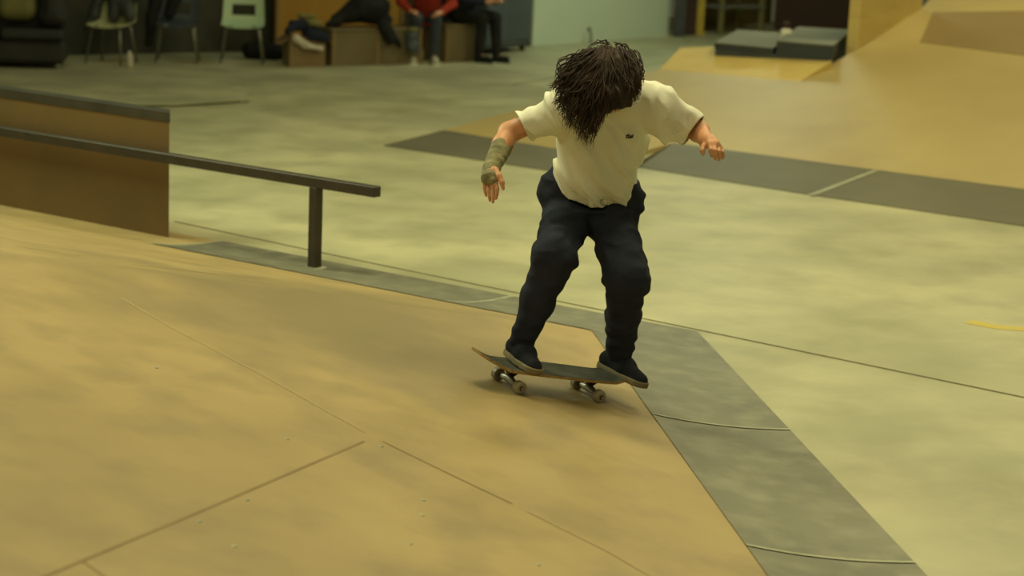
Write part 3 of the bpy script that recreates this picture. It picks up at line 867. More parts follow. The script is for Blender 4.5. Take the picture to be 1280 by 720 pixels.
def bg_person(label, pel, yaw, legs, top, trousers, shoe, arms, lean=.25, name='person'):
    """seated person: pel = pelvis point, yaw = facing direction angle, limbs given in (forward, side, z) of that frame"""
    fw = np.array([math.cos(yaw), math.sin(yaw), 0]); sd = np.array([-fw[1], fw[0], 0])
    Q = lambda f, s, z: np.array([pel[0], pel[1], 0]) + fw * f + sd * s + np.array([0, 0, z])
    o = empty(name, (pel[0], pel[1], 0), label, 'person')
    zp = pel[2]; nk = Q(lean, 0, zp + .50); hd = Q(lean + .07, 0, zp + .66)
    A = Vol(Q(0, 0, 0) + [-.9, -.9, -.02], Q(0, 0, 0) + [.9, .9, zp + .95], .014)
    A.cone(Q(0, 0, zp), Q(lean * .8, 0, zp + .36), .11, .12, k=.03)
    A.cone(nk - [0, 0, .05], hd, .055, .05, k=.02); A.ell(hd + [0, 0, .04], (.085, .085, .115), k=.02)
    A.cone(hd + fw * .07 + [0, 0, .02], hd + fw * .10 - [0, 0, .0], .012, .014, k=.01)
    for s_ in (-1, 1): A.cone(hd + sd * s_ * .083 + [0, 0, .03], hd + sd * s_ * .087 + [0, 0, .06], .012, .014, k=.01)
    for hip, kn, an_, toe in legs:
        A.cone(Q(*hip), Q(*kn), .06, .045, k=.02); A.cone(Q(*kn), Q(*an_), .045, .035, k=.02); A.cone(Q(*an_), Q(*toe), .03, .025, k=.02)
    for sh_, el, wr, fg in arms:
        A.cone(Q(*sh_), Q(*el), .04, .035, k=.02); A.cone(Q(*el), Q(*wr), .034, .026, k=.02)
        w_, f_ = Q(*wr), Q(*fg); dr = (f_ - w_) / np.linalg.norm(f_ - w_); sdv = np.cross(dr, [0, 0, 1.]); sdv /= np.linalg.norm(sdv) + 1e-9
        A.cone(w_, w_ + dr * .08, .03, .034, k=.015)
        for k_ in range(4): A.cone(w_ + dr * .07 + sdv * (.03 - .02 * k_), w_ + dr * (.16 - .01 * abs(k_ - 1)) + sdv * (.033 - .022 * k_) - [0, 0, .02], .011, .009, k=.003)
        A.cone(w_ + dr * .03 + sdv * .03, w_ + dr * .09 + sdv * .055, .012, .010, k=.005)
    A.build('body', MT['skin'], o, 1)
    Tt = Vol(Q(0, 0, 0) + [-.9, -.9, .1], Q(0, 0, 0) + [.9, .9, zp + .75], .014)
    Tt.cone(Q(0, 0, zp + .03), Q(lean * .85, 0, zp + .38), .165, .175, k=.04, n=fw + [0, 0, .2], fac=1.25)
    for sh_, el, wr, fg in arms:
        Tt.cone(Q(*sh_), Q(*el), .072, .06, k=.04); e_, w_ = Q(*el), Q(*wr); Tt.cone(e_, e_ + (w_ - e_) * .88, .06, .045, k=.02)
    sl, X, Y, Z = Tt.grid(); Tt.A[sl] += .008 * vnoise(X * 14, Y * 14, Z * 9)
    Tt.build('top', top, o, 1)
    P_ = Vol(Q(0, 0, 0) + [-.9, -.9, .02], Q(0, 0, 0) + [.9, .9, zp + .25], .014)
    P_.cone(Q(0, -.09, zp + .015), Q(0, .09, zp + .015), .125, .125, k=.03)
    for hip, kn, an_, toe in legs:
        P_.cone(Q(*hip), Q(*kn), .092, .075, k=.03); k_, a_ = Q(*kn), Q(*an_); P_.cone(k_, k_ + (a_ - k_) * 1.1, .075, .058, k=.02)
    sl, X, Y, Z = P_.grid(); P_.A[sl] += .006 * vnoise(X * 16, Y * 16, Z * 12)
    P_.build('trousers', trousers, o, 1)
    for hip, kn, an_, toe in legs:
        a_, t_ = Q(*an_), Q(*toe); a_ = np.array([a_[0], a_[1], 0]); t_ = np.array([t_[0], t_[1], 0])
        S = Vol(np.minimum(a_, t_) - .14, np.maximum(a_, t_) + [.14, .14, .2], .009); d_ = (t_ - a_) / np.linalg.norm(t_ - a_)
        S.cone(a_ + [0, 0, .055], t_ + [0, 0, .045], .048, .042, k=.02); S.cone(a_ + [0, 0, .05], a_ + [0, 0, .11], .045, .042, k=.02)
        sl, X, Y, Z = S.grid(); S.A[sl] = np.maximum(S.A[sl], .018 - Z)
        so = S.build('shoe', shoe, o, 1)
        m_ = MB(); c_ = []
        pr = np.array([-d_[1], d_[0], 0])
        for k_ in range(20):
            w_ = 2 * math.pi * k_ / 20; e_ = (t_ if math.cos(w_) > 0 else a_) + d_ * math.cos(w_) * .05 + pr * math.sin(w_) * .048; c_.append(e_)
        m_.prism(c_, [p + [0, 0, .022] for p in c_]); m_.build('sole', MT['white'] if shoe is not MT['black'] else MT['black'], so)
    Hh = Vol(hd - .2, hd + .25, .012); Hh.ell(hd + [0, 0, .065] - fw * .012, (.095, .095, .105), k=.01)
    sl, X, Y, Z = Hh.grid(); pl_ = (X - hd[0]) * fw[0] + (Y - hd[1]) * fw[1] - .045 + (Z - hd[2] - .09) * -.6
    Hh.A[sl] = np.maximum(np.maximum(Hh.A[sl], pl_), hd[2] - .0 - Z); Hh.build('hair', MT['hair'], o, 1)
    return o


# person in red, seated on the long bench, elbows on knees, facing the room
pr_ = B_(528, 78) + [.02, .22, 0]
bg_person('seated person in a red sweatshirt, dark jeans and pale sneakers', [pr_[0], pr_[1], .55], math.radians(-86),
          [((.0, -.09, .53), (.40, -.13, .53), (.34, -.13, .10), (.50, -.15, .04)), ((.0, .09, .53), (.40, .10, .53), (.36, .10, .10), (.52, .12, .04))],
          MT['red'], MT['jeans'], MT['sneaker'],
          [((.24, -.20, .98), (.20, -.32, .72), (.36, -.20, .62), (.42, -.12, .60)), ((.24, .20, .98), (.20, .30, .72), (.38, .17, .62), (.44, .10, .60))], lean=.30)
pd = (b2a + b2b) / 2 + [.0, .22, 0]
bg_person('seated person in dark clothes and black shoes on the short bench', [pd[0] - .05, pd[1], .57], math.radians(-28),
          [((.0, -.09, .55), (.36, -.10, .54), (.33, -.10, .10), (.48, -.10, .04)), ((.0, .09, .55), (.42, .12, .54), (.46, .12, .10), (.60, .12, .04))],
          MT['navy'], MT['black'], MT['black'],
          [((.16, -.20, 1.02), (.22, -.26, .76), (.42, -.14, .74), (.50, -.08, .76)), ((.16, .20, 1.02), (.24, .24, .78), (.44, .12, .74), (.52, .06, .76))], lean=.20)

# slate cabinet
ca = B_(606, 72); cb_ = B_(662, 66); t = (cb_ - ca)[:2]; L_ = np.linalg.norm(t); an = math.atan2(t[1], t[0])
cab = empty('steel_cabinet', (ca + cb_) / 2 + [0, .3, 0], 'tall slate grey steel cabinet on casters, left of the white wall', 'cabinet', rz=an)
m_ = MB(); m_.box((-L_ / 2, 0, .10), (L_ / 2, .6, 2.0), bev=.012); m_.build('cabinet_body', MT['cabinet'], cab, local=True)
m_ = MB(); m_.box((-L_ / 2 - .01, -.01, .07), (L_ / 2 + .01, .61, .12), bev=.008); m_.build('base_frame', MT['darkmetal'], cab, local=True)
for sx in (-1, 1):
    m_ = MB(); m_.box((0.004 if sx > 0 else -L_ / 2 + .01, -.014, .16), (L_ / 2 - .01 if sx > 0 else -.004, .002, 1.95), bev=.004); dr = m_.build('door', MT['cabinet'], cab, local=True)
    m_ = MB(); m_.box((sx * .03 - .008, -.04, .95), (sx * .03 + .008, -.012, 1.12), bev=.003); m_.build('handle', MT['chrome'], dr, local=True)
    for y in (.08, .52):
        m_ = MB(); x = sx * (L_ / 2 - .07)
        m_.tube([(x - .015, y, .035), (x + .015, y, .035)], .035, 12); m_.build('caster', MT['rubber'], cab, local=True)
# short pipe by the white wall
q = B_(738, 54)
pi_ = empty('floor_pipe', q, 'thin greenish pipe stub standing by the white wall above the head', 'pipe')
m_ = MB(); m_.tube([q, q + [0, 0, .13], q + [-.02, 0, .18]], [.018, .018, .016], 8); m_.build('pipe', MT['grey'], pi_, smooth=True)
m_ = MB(); m_.tube([q + [-.02, 0, .175], q + [-.035, 0, .215]], [.028, .022], 8); m_.build('pipe_cap', MT['darkmetal'], pi_)

# work table and yellow stand
ta = B_(900, 44); tb = B_(950, 42)
tbl = empty('work_table', (ta + tb) / 2, 'grey steel work table by the far olive wall, with a low shelf bar', 'table')
L_ = np.linalg.norm((tb - ta)[:2]); an = math.atan2(*(tb - ta)[[1, 0]])
tbl.rotation_euler = (0, 0, an)
m_ = MB(); m_.box((-L_ / 2 - .05, -.05, .40), (L_ / 2 + .05, .55, .44), bev=.006); m_.build('lower_shelf', MT['grey'], tbl, local=True)
m_ = MB(); m_.box((-L_ / 2 - .05, -.05, .84), (L_ / 2 + .05, .55, .88), bev=.006); m_.build('table_top', MT['grey'], tbl, local=True)
for sx in (-1, 1):
    for y in (0, .5):
        m_ = MB(); m_.box((sx * L_ / 2 - .035, y - .03, 0), (sx * L_ / 2 + .035, y + .03, .845), bev=.004); m_.build('leg', MT['cushion'], tbl, local=True)
q = B_(874, 44)
st = empty('yellow_stand', q, 'yellow upright post stand on a flat foot, left of the work table', 'stand')
m_ = MB(); m_.box(q + [-.09, 0, .06], q + [.06, .08, 1.9], bev=.006); m_.build('upright', MT['yellow'], st)
m_ = MB(); m_.box(q + [-.32, -.06, 0], q + [.08, .30, .06], bev=.01); m_.build('foot', MT['yellow'], st)
# ------------------------------------------------------------------ skateboard
BC = GR(684, 489)
th_ = math.radians(31)
hx = np.array([math.cos(th_), math.sin(th_), 0.0])
rn = np.array([SL * -N2[0], SL * -N2[1], 1.0]); rn[:2] = -(-SL * N2) * -1 if False else rn[:2]
# surface normal of the right face: height falls along -N2
rn = np.array([-SL * N2[0], -SL * N2[1], 1.0]); rn /= np.linalg.norm(rn)
bx_ = hx - rn * (hx @ rn); bx_ /= np.linalg.norm(bx_)
by_ = np.cross(rn, bx_)
WB = .205
BP = lambda x, y, z: BC + bx_ * x + by_ * y + rn * z
D0 = PX(BC)[2]
sb = empty('skateboard', BC, 'worn skateboard with grey grip tape under the long-haired skateboarder', 'skateboard')
DZ = 0.092
def kick(x):
    a = abs(x) - .235
    return 0 if a <= 0 else (.05 * (a / .165) ** 1.5)
def outline(n=64):
    P = []
    for k in range(n):
        w = 2 * math.pi * k / n; c, s_ = math.cos(w), math.sin(w)
        e = 2 / 3.6
        P.append((.40 * abs(c) ** e * (1 if c > 0 else -1), .102 * abs(s_) ** e * (1 if s_ > 0 else -1)))
    return P
def deck_sheet(z0, z1, inset, name, m, parent):
    O = outline(72); m_ = MB(); rings = [1.0, .85, .6, .3, .02]
    for zz in (z0, z1):
        for r in rings:
            for (x, y) in O:
                X = x * (1 - inset / .4) * r; Y = y * (1 - inset / .1) * r
                cv = .006 * (abs(Y) / .1) ** 2 * (1 if abs(X) < .25 else .4)
                m_.v.append(BP(X, Y, DZ + zz + kick(X) + cv))
    n = len(O); nr_ = len(rings)
    for l in (0, 1):
        for i in range(nr_ - 1):
            for k in range(n):
                q = [l * n * nr_ + i * n + k, l * n * nr_ + i * n + (k + 1) % n, l * n * nr_ + (i + 1) * n + (k + 1) % n, l * n * nr_ + (i + 1) * n + k]
                m_.f.append(q if l else q[::-1]); m_.mi.append(0)
        c_ = [l * n * nr_ + (nr_ - 1) * n + k for k in range(n)]; m_.f.append(c_ if l else c_[::-1]); m_.mi.append(0)
    for k in range(n): m_.f.append([k, (k + 1) % n, n * nr_ + (k + 1) % n, n * nr_ + k]); m_.mi.append(0)
    return m_.build(name, m, parent)
dk = deck_sheet(-.011, 0, 0, 'deck', MT['deckwood'], sb)
deck_sheet(.0002, .0014, .003, 'grip_tape', MT['grip'], sb)
for sx in (-1, 1):
    m_ = MB(); X = sx * WB
    m_.box((X - .04, -.027, DZ - .021), (X + .04, .027, DZ - .0112), T=lambda p: BP(*p), bev=.002)
    m_.prism([BP(X - .02, -.02, DZ - .021), BP(X - .02, .02, DZ - .021), BP(X + .03, .02, DZ - .021), BP(X + .03, -.02, DZ - .021)],
             [BP(X - .008, -.01, DZ - .045), BP(X - .008, .01, DZ - .045), BP(X + .012, .01, DZ - .045), BP(X + .012, -.01, DZ - .045)])
    tk = m_.build('truck', MT['truckdark'], sb)
    m_ = MB(); m_.tube([BP(X, -.072, .028), BP(X, -.05, .031), BP(X, 0, .038), BP(X, .05, .031), BP(X, .072, .028)], [.009, .012, .019, .012, .009], 12); m_.build('hanger', MT['truck'], tk, smooth=True)
    m_ = MB(); m_.tube([BP(X, -.106, .028), BP(X, .106, .028)], .004, 8); m_.build('axle', MT['truck'], tk)
    m_ = MB(); m_.tube([BP(X + sx * -.0, 0, .045), BP(X, 0, .062)], .013, 12); m_.build('bushing', MT['bushing'], tk)
    for sy in (-1, 1):
        Y = sy * .088; m_ = MB()
        m_.tube([BP(X, Y - .018, .028), BP(X, Y - .013, .028), BP(X, Y + .013, .028), BP(X, Y + .018, .028)], [.021, .027, .027, .021], 24)
        wh = m_.build('wheel', MT['wheel'], sb, smooth=False)
        m_ = MB(); m_.tube([BP(X, Y - .0186, .028), BP(X, Y + .0186, .028)], .010, 14); m_.build('bearing', MT['bearing'], wh)
        m_ = MB(); m_.tube([BP(X, Y + sy * .0186, .028), BP(X, Y + sy * .024, .028)], .0055, 6); m_.build('axle_nut', MT['truck'], wh)
    for ix in (-1, 1):
        for iy in (-1, 1):
            m_ = MB(); m_.tube([BP(X + ix * .03, iy * .02, DZ), BP(X + ix * .03, iy * .02, DZ + .0024)], .0045, 8); m_.build('bolt', MT['truckdark'], sb)

# ------------------------------------------------------------------ skateboarder
J_ = lambda x, y, dd: W(x, y, D0 + dd)
fwd = F * [1, 1, 0]; fwd /= np.linalg.norm(fwd)
sk = empty('person', BP(0, 0, DZ), 'skateboarder with long dark curly hair, cream t-shirt and navy trousers, crouching on a skateboard', 'person')
# feet on the board: heel/toe points on the deck top
def nrm(v): v = np.array(v, float); return v / np.linalg.norm(v)
def deck_top(x, y): return BP(x, y, DZ + .0016 + kick(x) + .006 * (abs(y) / .1) ** 2)
def at_board(px, py):
    """board x,y seen at a pixel on the deck plane"""
    pl = (BP(0, 0, DZ + .002), rn); P = GP(px, py, pl) - BC
    return P @ bx_, P @ by_
print('feet', at_board(649,452), at_board(775,468))
feet = []
fl_ = at_board(641, 450); fr_ = at_board(766, 467)
for (cx, cy), (tx, ty), nm in (((fl_[0], .02), (-.12, -.99), 'L'), ((fr_[0], .0), (.16, -.98), 'R')):
    d_ = nrm(bx_ * tx + by_ * ty)
    feet.append((BP(cx, cy, DZ + .008), d_))
ankL = feet[0][0] - feet[0][1] * .045 + rn * .085
ankR = feet[1][0] - feet[1][1] * .045 + rn * .085
hipL = J_(713, 262, .15); kneeL = J_(692, 322, -.20)
hipR = J_(763, 264, .18); kneeR = J_(784, 348, -.14)
pel = J_(738, 248, .17); belly = J_(745, 215, .08); chest = J_(755, 165, -.03); neck = J_(768, 120, -.17)
shL = J_(701, 136, -.13); shR = J_(823, 132, -.13)
elL = J_(636, 166, -.02); wrL = J_(614, 211, -.17)
elR = J_(868, 158, .05); wrR = J_(883, 176, -.16)
HCn = J_(763, 101, -.28)
fd = nrm(np.array([.28, -.30, -.90])); cr_ = np.array([-.05, -.8, .55]); cr_ = nrm(cr_ - fd * (cr_ @ fd)); sx_ = np.cross(fd, cr_)
HP = lambda x, y, z: HCn + sx_ * x + fd * y + cr_ * z
tn = nrm(np.cross(shR - shL, neck - pel))                 # chest normal
HB = [sx_, fd, cr_]

allp = np.array([ankL, ankR, hipL, hipR, kneeL, kneeR, elL, elR, wrL, wrR, HCn, shL, shR])
B = Vol(allp.min(0) - .26, allp.max(0) + .2, .0045)
B.cone(pel - (shR - shL) * .08, pel + (shR - shL) * .08, .105, .105, k=.03)
B.cone(pel, chest, .105, .11, k=.04, n=tn, fac=1.15)
B.cone(chest, neck + nrm(chest - neck) * .06, .115, .075, k=.05, n=tn, fac=1.2)
B.cone(shL, neck, .05, .05, k=.04); B.cone(shR, neck, .05, .05, k=.04)
B.cone(neck, HP(0, -.03, -.05), .056, .058, k=.025)
for h_, k_, a_ in ((hipL, kneeL, ankL), (hipR, kneeR, ankR)):
    B.cone(h_, k_, .076, .052, k=.03); B.cone(k_, k_ + (a_ - k_) * .4, .05, .05, k=.02); B.cone(k_ + (a_ - k_) * .4, a_, .05, .034, k=.02)
B.cone(ankL, feet[0][0] + feet[0][1] * .07 + rn * .025, .034, .026, k=.02); B.cone(ankR, feet[1][0] + feet[1][1] * .07 + rn * .025, .034, .026, k=.02)
for s_, e_, w_ in ((shL, elL, wrL), (shR, elR, wrR)):
    B.cone(s_, e_, .052, .044, k=.02); B.cone(e_, e_ + (w_ - e_) * .35, .043, .044, k=.02); B.cone(e_ + (w_ - e_) * .35, w_, .044, .030, k=.02)
# head
B.ell(HP(0, -.015, .035), (.078, .098, .085), HB, k=.01)
B.ell(HP(0, .03, -.03), (.063, .065, .085), HB, k=.02)
B.ell(HP(0, .042, -.085), (.040, .042, .030), HB, k=.02)
for s_ in (-1, 1):
    B.ell(HP(s_ * .031, .098, .006), (.017, .012, .013), HB, k=.008, op='s')
    B.ell(HP(s_ * .080, -.012, -.012), (.010, .019, .031), HB, k=.006)
    B.ell(HP(s_ * .032, .078, -.035), (.022, .016, .018), HB, k=.015)
B.cone(HP(0, .090, .012), HP(0, .113, -.030), .008, .012, k=.008)
B.ell(HP(0, .103, -.036), (.017, .010, .009), HB, k=.006)
B.ell(HP(0, .091, -.058), (.024, .010, .006), HB, k=.004); B.ell(HP(0, .089, -.070), (.021, .010, .007), HB, k=.004)
B.ell(HP(0, .088, .024), (.05, .012, .009), HB, k=.012)


def hand(V_, wr, pts_palm, fingers, thumb):
    V_.cone(wr, pts_palm[0], .029, .031, k=.015)
    for a, b in zip(pts_palm, pts_palm[1:]): V_.cone(a, b, .022, .020, k=.010)
    for f_ in fingers:
        for (a, b, ra, rb) in f_: V_.cone(a, b, ra, rb, k=.003)
    for (a, b, ra, rb) in thumb: V_.cone(a, b, ra, rb, k=.008)


# his right hand (left in the photo), hanging, taped at the wrist
def chain(P, r): return [(P[i], P[i + 1], r[i], r[i + 1]) for i in range(len(P) - 1)]
KL = [J_(619, 226, -.230), J_(614.5, 228, -.212), J_(610, 227, -.194), J_(606, 225, -.176)]
fing = [chain([KL[0], J_(621.5, 236, -.245), J_(621, 243, -.245), J_(620, 248.5, -.238)], [.0095, .0088, .008, .0068]),
        chain([KL[1], J_(616.5, 239, -.228), J_(616.5, 247, -.228), J_(616, 253, -.220)], [.0095, .0088, .008, .0068]),
        chain([KL[2], J_(611, 238, -.208), J_(611.8, 246, -.206), J_(612.5, 251, -.198)], [.0092, .0085, .0078, .0066]),
        chain([KL[3], J_(605.5, 234, -.188), J_(606.5, 240, -.186), J_(608, 245, -.178)], [.0085, .0078, .007, .006])]
hand(B, wrL, [J_(613, 217, -.195), (KL[0] + KL[1]) / 2], fing, chain([J_(619, 212, -.215), J_(624, 220, -.245), J_(627.5, 228, -.255), J_(629, 236, -.252)], [.014, .0115, .0100, .0075]))
B.cone(J_(613, 217, -.195), (KL[2] + KL[3]) / 2, .021, .017, k=.012); B.cone(KL[0], KL[3], .0115, .0105, k=.010)
# his left hand (right in the photo), held forward with drooping fingers
KR = [J_(887.5, 180, -.245), J_(892, 179.5, -.240), J_(896.5, 181, -.232), J_(900, 184, -.222)]
fing = [chain([KR[0], J_(888.5, 187, -.270), J_(889, 192, -.262), J_(889.5, 195.5, -.248)], [.0102, .0092, .0083, .007]),
        chain([KR[1], J_(894, 188, -.270), J_(894.5, 194, -.262), J_(894.5, 199, -.246)], [.0102, .0092, .0083, .007]),
        chain([KR[2], J_(899, 189, -.256), J_(899.5, 195, -.248), J_(899, 200, -.234)], [.010, .009, .008, .0068]),
        chain([KR[3], J_(903.5, 190, -.238), J_(904, 194.5, -.230), J_(903.5, 198.5, -.220)], [.009, .0082, .0074, .0062])]
hand(B, wrR, [J_(888, 177, -.20), (KR[1] + KR[2]) / 2], fing, chain([J_(883, 178.5, -.195), J_(879.5, 183, -.222), J_(878, 188, -.235), J_(879, 192.5, -.238)], [.014, .0115, .010, .008]))
B.cone(J_(886, 176, -.19), KR[0], .020, .0125, k=.012); B.cone(KR[0], KR[3], .0125, .011, k=.010)
body = B.build('body', MT['skin'], sk, 2)
for s_ in (-1, 1):
    m_ = Vol(HP(s_ * .031, .082, .006) - .02, HP(s_ * .031, .082, .006) + .02, .002); m_.ell(HP(s_ * .031, .084, .006), (.012, .012, .012), HB, k=0); ey = m_.build('eye', MT['eye'], sk, 0)
    m_ = MB(); m_.tube([HP(s_ * .031, .0945, .004), HP(s_ * .031, .0968, .004)], .0055, 12); m_.build('iris', MT['hair'], ey)

# tape on wrist and palm
Wp = Vol(np.minimum(elL, J_(610, 228, -.2)) - .1, np.maximum(elL, J_(610, 228, -.2)) + .1, .003)
wa = elL + (wrL - elL) * .36
Wp.cone(wa, wrL, .0485, .036, k=.012)
Wp.cone(wrL, J_(612, 222, -.203), .036, .036, k=.012)
Wp.cone(J_(616.5, 219, -.215), J_(609.5, 220, -.192), .026, .026, k=.01)
Wp.cone(J_(617, 225, -.226), J_(607.5, 224, -.180), .0225, .0215, k=.008)
sl, X, Y, Z = Wp.grid(); ax_ = nrm(wrL - elL)
tt = (X - wa[0]) * ax_[0] + (Y - wa[1]) * ax_[1] + (Z - wa[2]) * ax_[2]
side_ = X * .6 + Y * .5
Wp.A[sl] += .0018 * np.abs(np.sin((tt + side_ * .35) * 120)) + .002 * vnoise(X * 45, Y * 45, Z * 45)
Wp.A[sl] = np.maximum(Wp.A[sl], -tt)
wrist = Wp.build('wrist_wrap', MT['wrap'], sk, 1)

# t-shirt
S = Vol(allp.min(0) * 0 + np.minimum(shL, J_(640, 290, .3)) * 0 + np.min([shL, shR, pel, elL, elR, neck], 0) - [.1, .22, .16], np.max([shL, shR, pel, elL, elR, neck], 0) + [.1, .22, .16], .0045)
S.cone(J_(746, 252, .13), J_(743, 220, .07), .135, .158, k=.04, n=tn, fac=1.15)
S.cone(J_(743, 220, .07), J_(753, 172, -.02), .158, .176, k=.05, n=tn, fac=1.25)
S.cone(J_(753, 172, -.02), J_(764, 134, -.11), .178, .120, k=.05, n=tn, fac=1.25)
S.cone(shL, neck, .066, .075, k=.05); S.cone(shR, neck, .066, .075, k=.05)
soL = J_(655, 155, -.075); soR = J_(863, 163, -.03)
S.cone(shL, soL, .078, .068, k=.05); S.cone(J_(706, 132, -.10), J_(664, 150, -.08), .070, .062, k=.03); S.cone(shL + [0, 0, -.02], J_(668, 158, -.08), .07, .05, k=.04)
S.cone(shR, soR, .080, .072, k=.05); S.cone(J_(822, 150, -.10), J_(846, 164, -.05), .065, .055, k=.05)
sl, X, Y, Z = S.grid()
# folds: soft creases running from the shoulders to the hem, small ones near the hem
un = nrm(shR - shL); vn = nrm(neck - pel)
P0 = pel
a1 = (X - P0[0]) * un[0] + (Y - P0[1]) * un[1] + (Z - P0[2]) * un[2]
a2 = (X - P0[0]) * vn[0] + (Y - P0[1]) * vn[1] + (Z - P0[2]) * vn[2]
armL0 = np.clip((a1 * -1 - .13) / .1, 0, 1); armR0 = np.clip((a1 - .13) / .1, 0, 1)
dg = a1 * .80 + a2 * .60; dh = a1 * -.60 + a2 * .80
S.A[sl] += .036 * (1 - .5 * np.maximum(armL0, armR0)) * (np.abs(vnoise(a1 * 15 + a2 * 5, a2 * 2.5, Y * 3)) - .3) + .034 * (np.abs(vnoise(dg * 18 + 9, dh * 4, Y * 5 + 3)) - .3) + .006 * vnoise(a1 * 30, a2 * 9, Y * 12 + 3)
lowm = np.clip((.14 - a2) / .14, 0, 1)
dq = a1 * .5 + a2 * .86; S.A[sl] += .036 * lowm * (np.abs(vnoise((a1 * .86 - a2 * .5) * 5 + 5, dq * 26, Y * 5)) - .3)
armL = np.clip((a1 * -1 - .16) / .1, 0, 1); armR = np.clip((a1 - .16) / .1, 0, 1)
S.A[sl] += .018 * (armL + armR) * (np.abs(vnoise(a1 * 12 - a2 * 6, a2 * 16 + a1 * 8, Y * 7)) - .3)
core = S.A[sl].copy()
inner = core + .009
# openings
hA, hB_, hC_ = J_(688, 214, .12), J_(745, 265, -.02), J_(793, 244, .12)
hn = nrm(np.cross(hB_ - hA, hC_ - hA)); hn = hn if hn @ vn > 0 else -hn
hem = -((X - hA[0]) * hn[0] + (Y - hA[1]) * hn[1] + (Z - hA[2]) * hn[2]) + .004 * vnoise(a1 * 14, Y * 14, Z * 3)
def sleeve_cut(c, frm, r_):
    d_ = nrm(c - frm); 
    return ((X - c[0]) * d_[0] + (Y - c[1]) * d_[1] + (Z - c[2]) * d_[2])
cutL = sleeve_cut(J_(653, 157, -.10), J_(692, 137, -.10), 0); cutR = sleeve_cut(J_(865, 164, -.08), J_(833, 141, -.06), 0)
# keep the sleeve cuts away from the torso
cutL = np.where(a1 < -.1, cutL, -1.); cutR = np.where(a1 > .1, cutR, -1.)
nk_ = np.sqrt((X - HP(0, -.03, -.03)[0]) ** 2 + (Y - HP(0, -.03, -.03)[1]) ** 2 + (Z - HP(0, -.03, -.03)[2]) ** 2) - .105
out = np.maximum.reduce([core, hem, cutL, cutR, -nk_])
# hollow only near the openings
out = np.where(np.maximum.reduce([hem, cutL, cutR]) > -.07, np.maximum(out, -inner), out)
S.A[sl] = out
shirt = S.build('t_shirt', MT['shirt'], sk, 1)

# trousers
P = Vol(np.min([hipL, hipR, kneeL, kneeR, ankL, ankR], 0) - .17, np.max([hipL, hipR, kneeL, kneeR, ankL, ankR], 0) + [.17, .17, .2], .005)
P.cone(J_(722, 240, .16), J_(757, 246, .17), .138, .138, k=.03, n=vn, fac=1.0)
P.cone(J_(706, 238, .14), hipL, .112, .118, k=.03); P.cone(J_(770, 250, .16), hipR, .112, .118, k=.03)
P.cone(hipL, kneeL, .108, .086, k=.012); P.cone(hipR, kneeR, .112, .090, k=.012)
P.cone(kneeL, kneeL + (ankL - kneeL) * .5, .087, .070, k=.02); P.cone(kneeL + (ankL - kneeL) * .5, ankL, .070, .053, k=.02)
P.cone(kneeR, kneeR + (ankR - kneeR) * .5, .088, .072, k=.02); P.cone(kneeR + (ankR - kneeR) * .5, ankR, .072, .058, k=.02)
P.cone(J_(720, 266, .12), J_(748, 270, .12), .060, .060, k=.03); P.cone(J_(728, 270, .04), J_(744, 272, .05), .045, .045, k=.03)
# bagging at knees and pockets
P.cone(J_(672, 320, -.12), J_(712, 328, -.16), .022, .030, k=.035)
P.cone(J_(762, 352, -.08), J_(804, 356, -.10), .026, .030, k=.035)
P.cone(J_(760, 347, -.1), J_(757, 350, -.08), .014, .008, k=.02)
P.cone(J_(716, 327, -.15), J_(719, 330, -.14), .014, .010, k=.02)
P.cone(J_(683, 228, .13), J_(681, 240, .12), .022, .026, k=.03)
P.cone(J_(797, 247, .15), J_(797, 258, .13), .022, .022, k=.025)
sl, X, Y, Z = P.grid()
shm = np.clip((Z - (kneeL[2] - .12)) / .1, .28, 1); P.A[sl] += .026 * shm * (np.abs(vnoise(X * 7 + Z * 5, Y * 7, Z * 17)) - .3) + .007 * vnoise(X * 18 + 7, Y * 18, Z * 34)
for a_, k_ in ((ankL, kneeL), (ankR, kneeR)):
    d_ = nrm(a_ - k_); c_ = a_ + d_ * .056
    near = np.sqrt((X - a_[0]) ** 2 + (Y - a_[1]) ** 2 + (Z - a_[2]) ** 2) < .22
    cut = (X - c_[0]) * d_[0] + (Y - c_[1]) * d_[1] + (Z - c_[2]) * d_[2]
    P.A[sl] = np.where(near, np.maximum(P.A[sl], cut), P.A[sl])
P.build('trousers', MT['pants'], sk, 2)

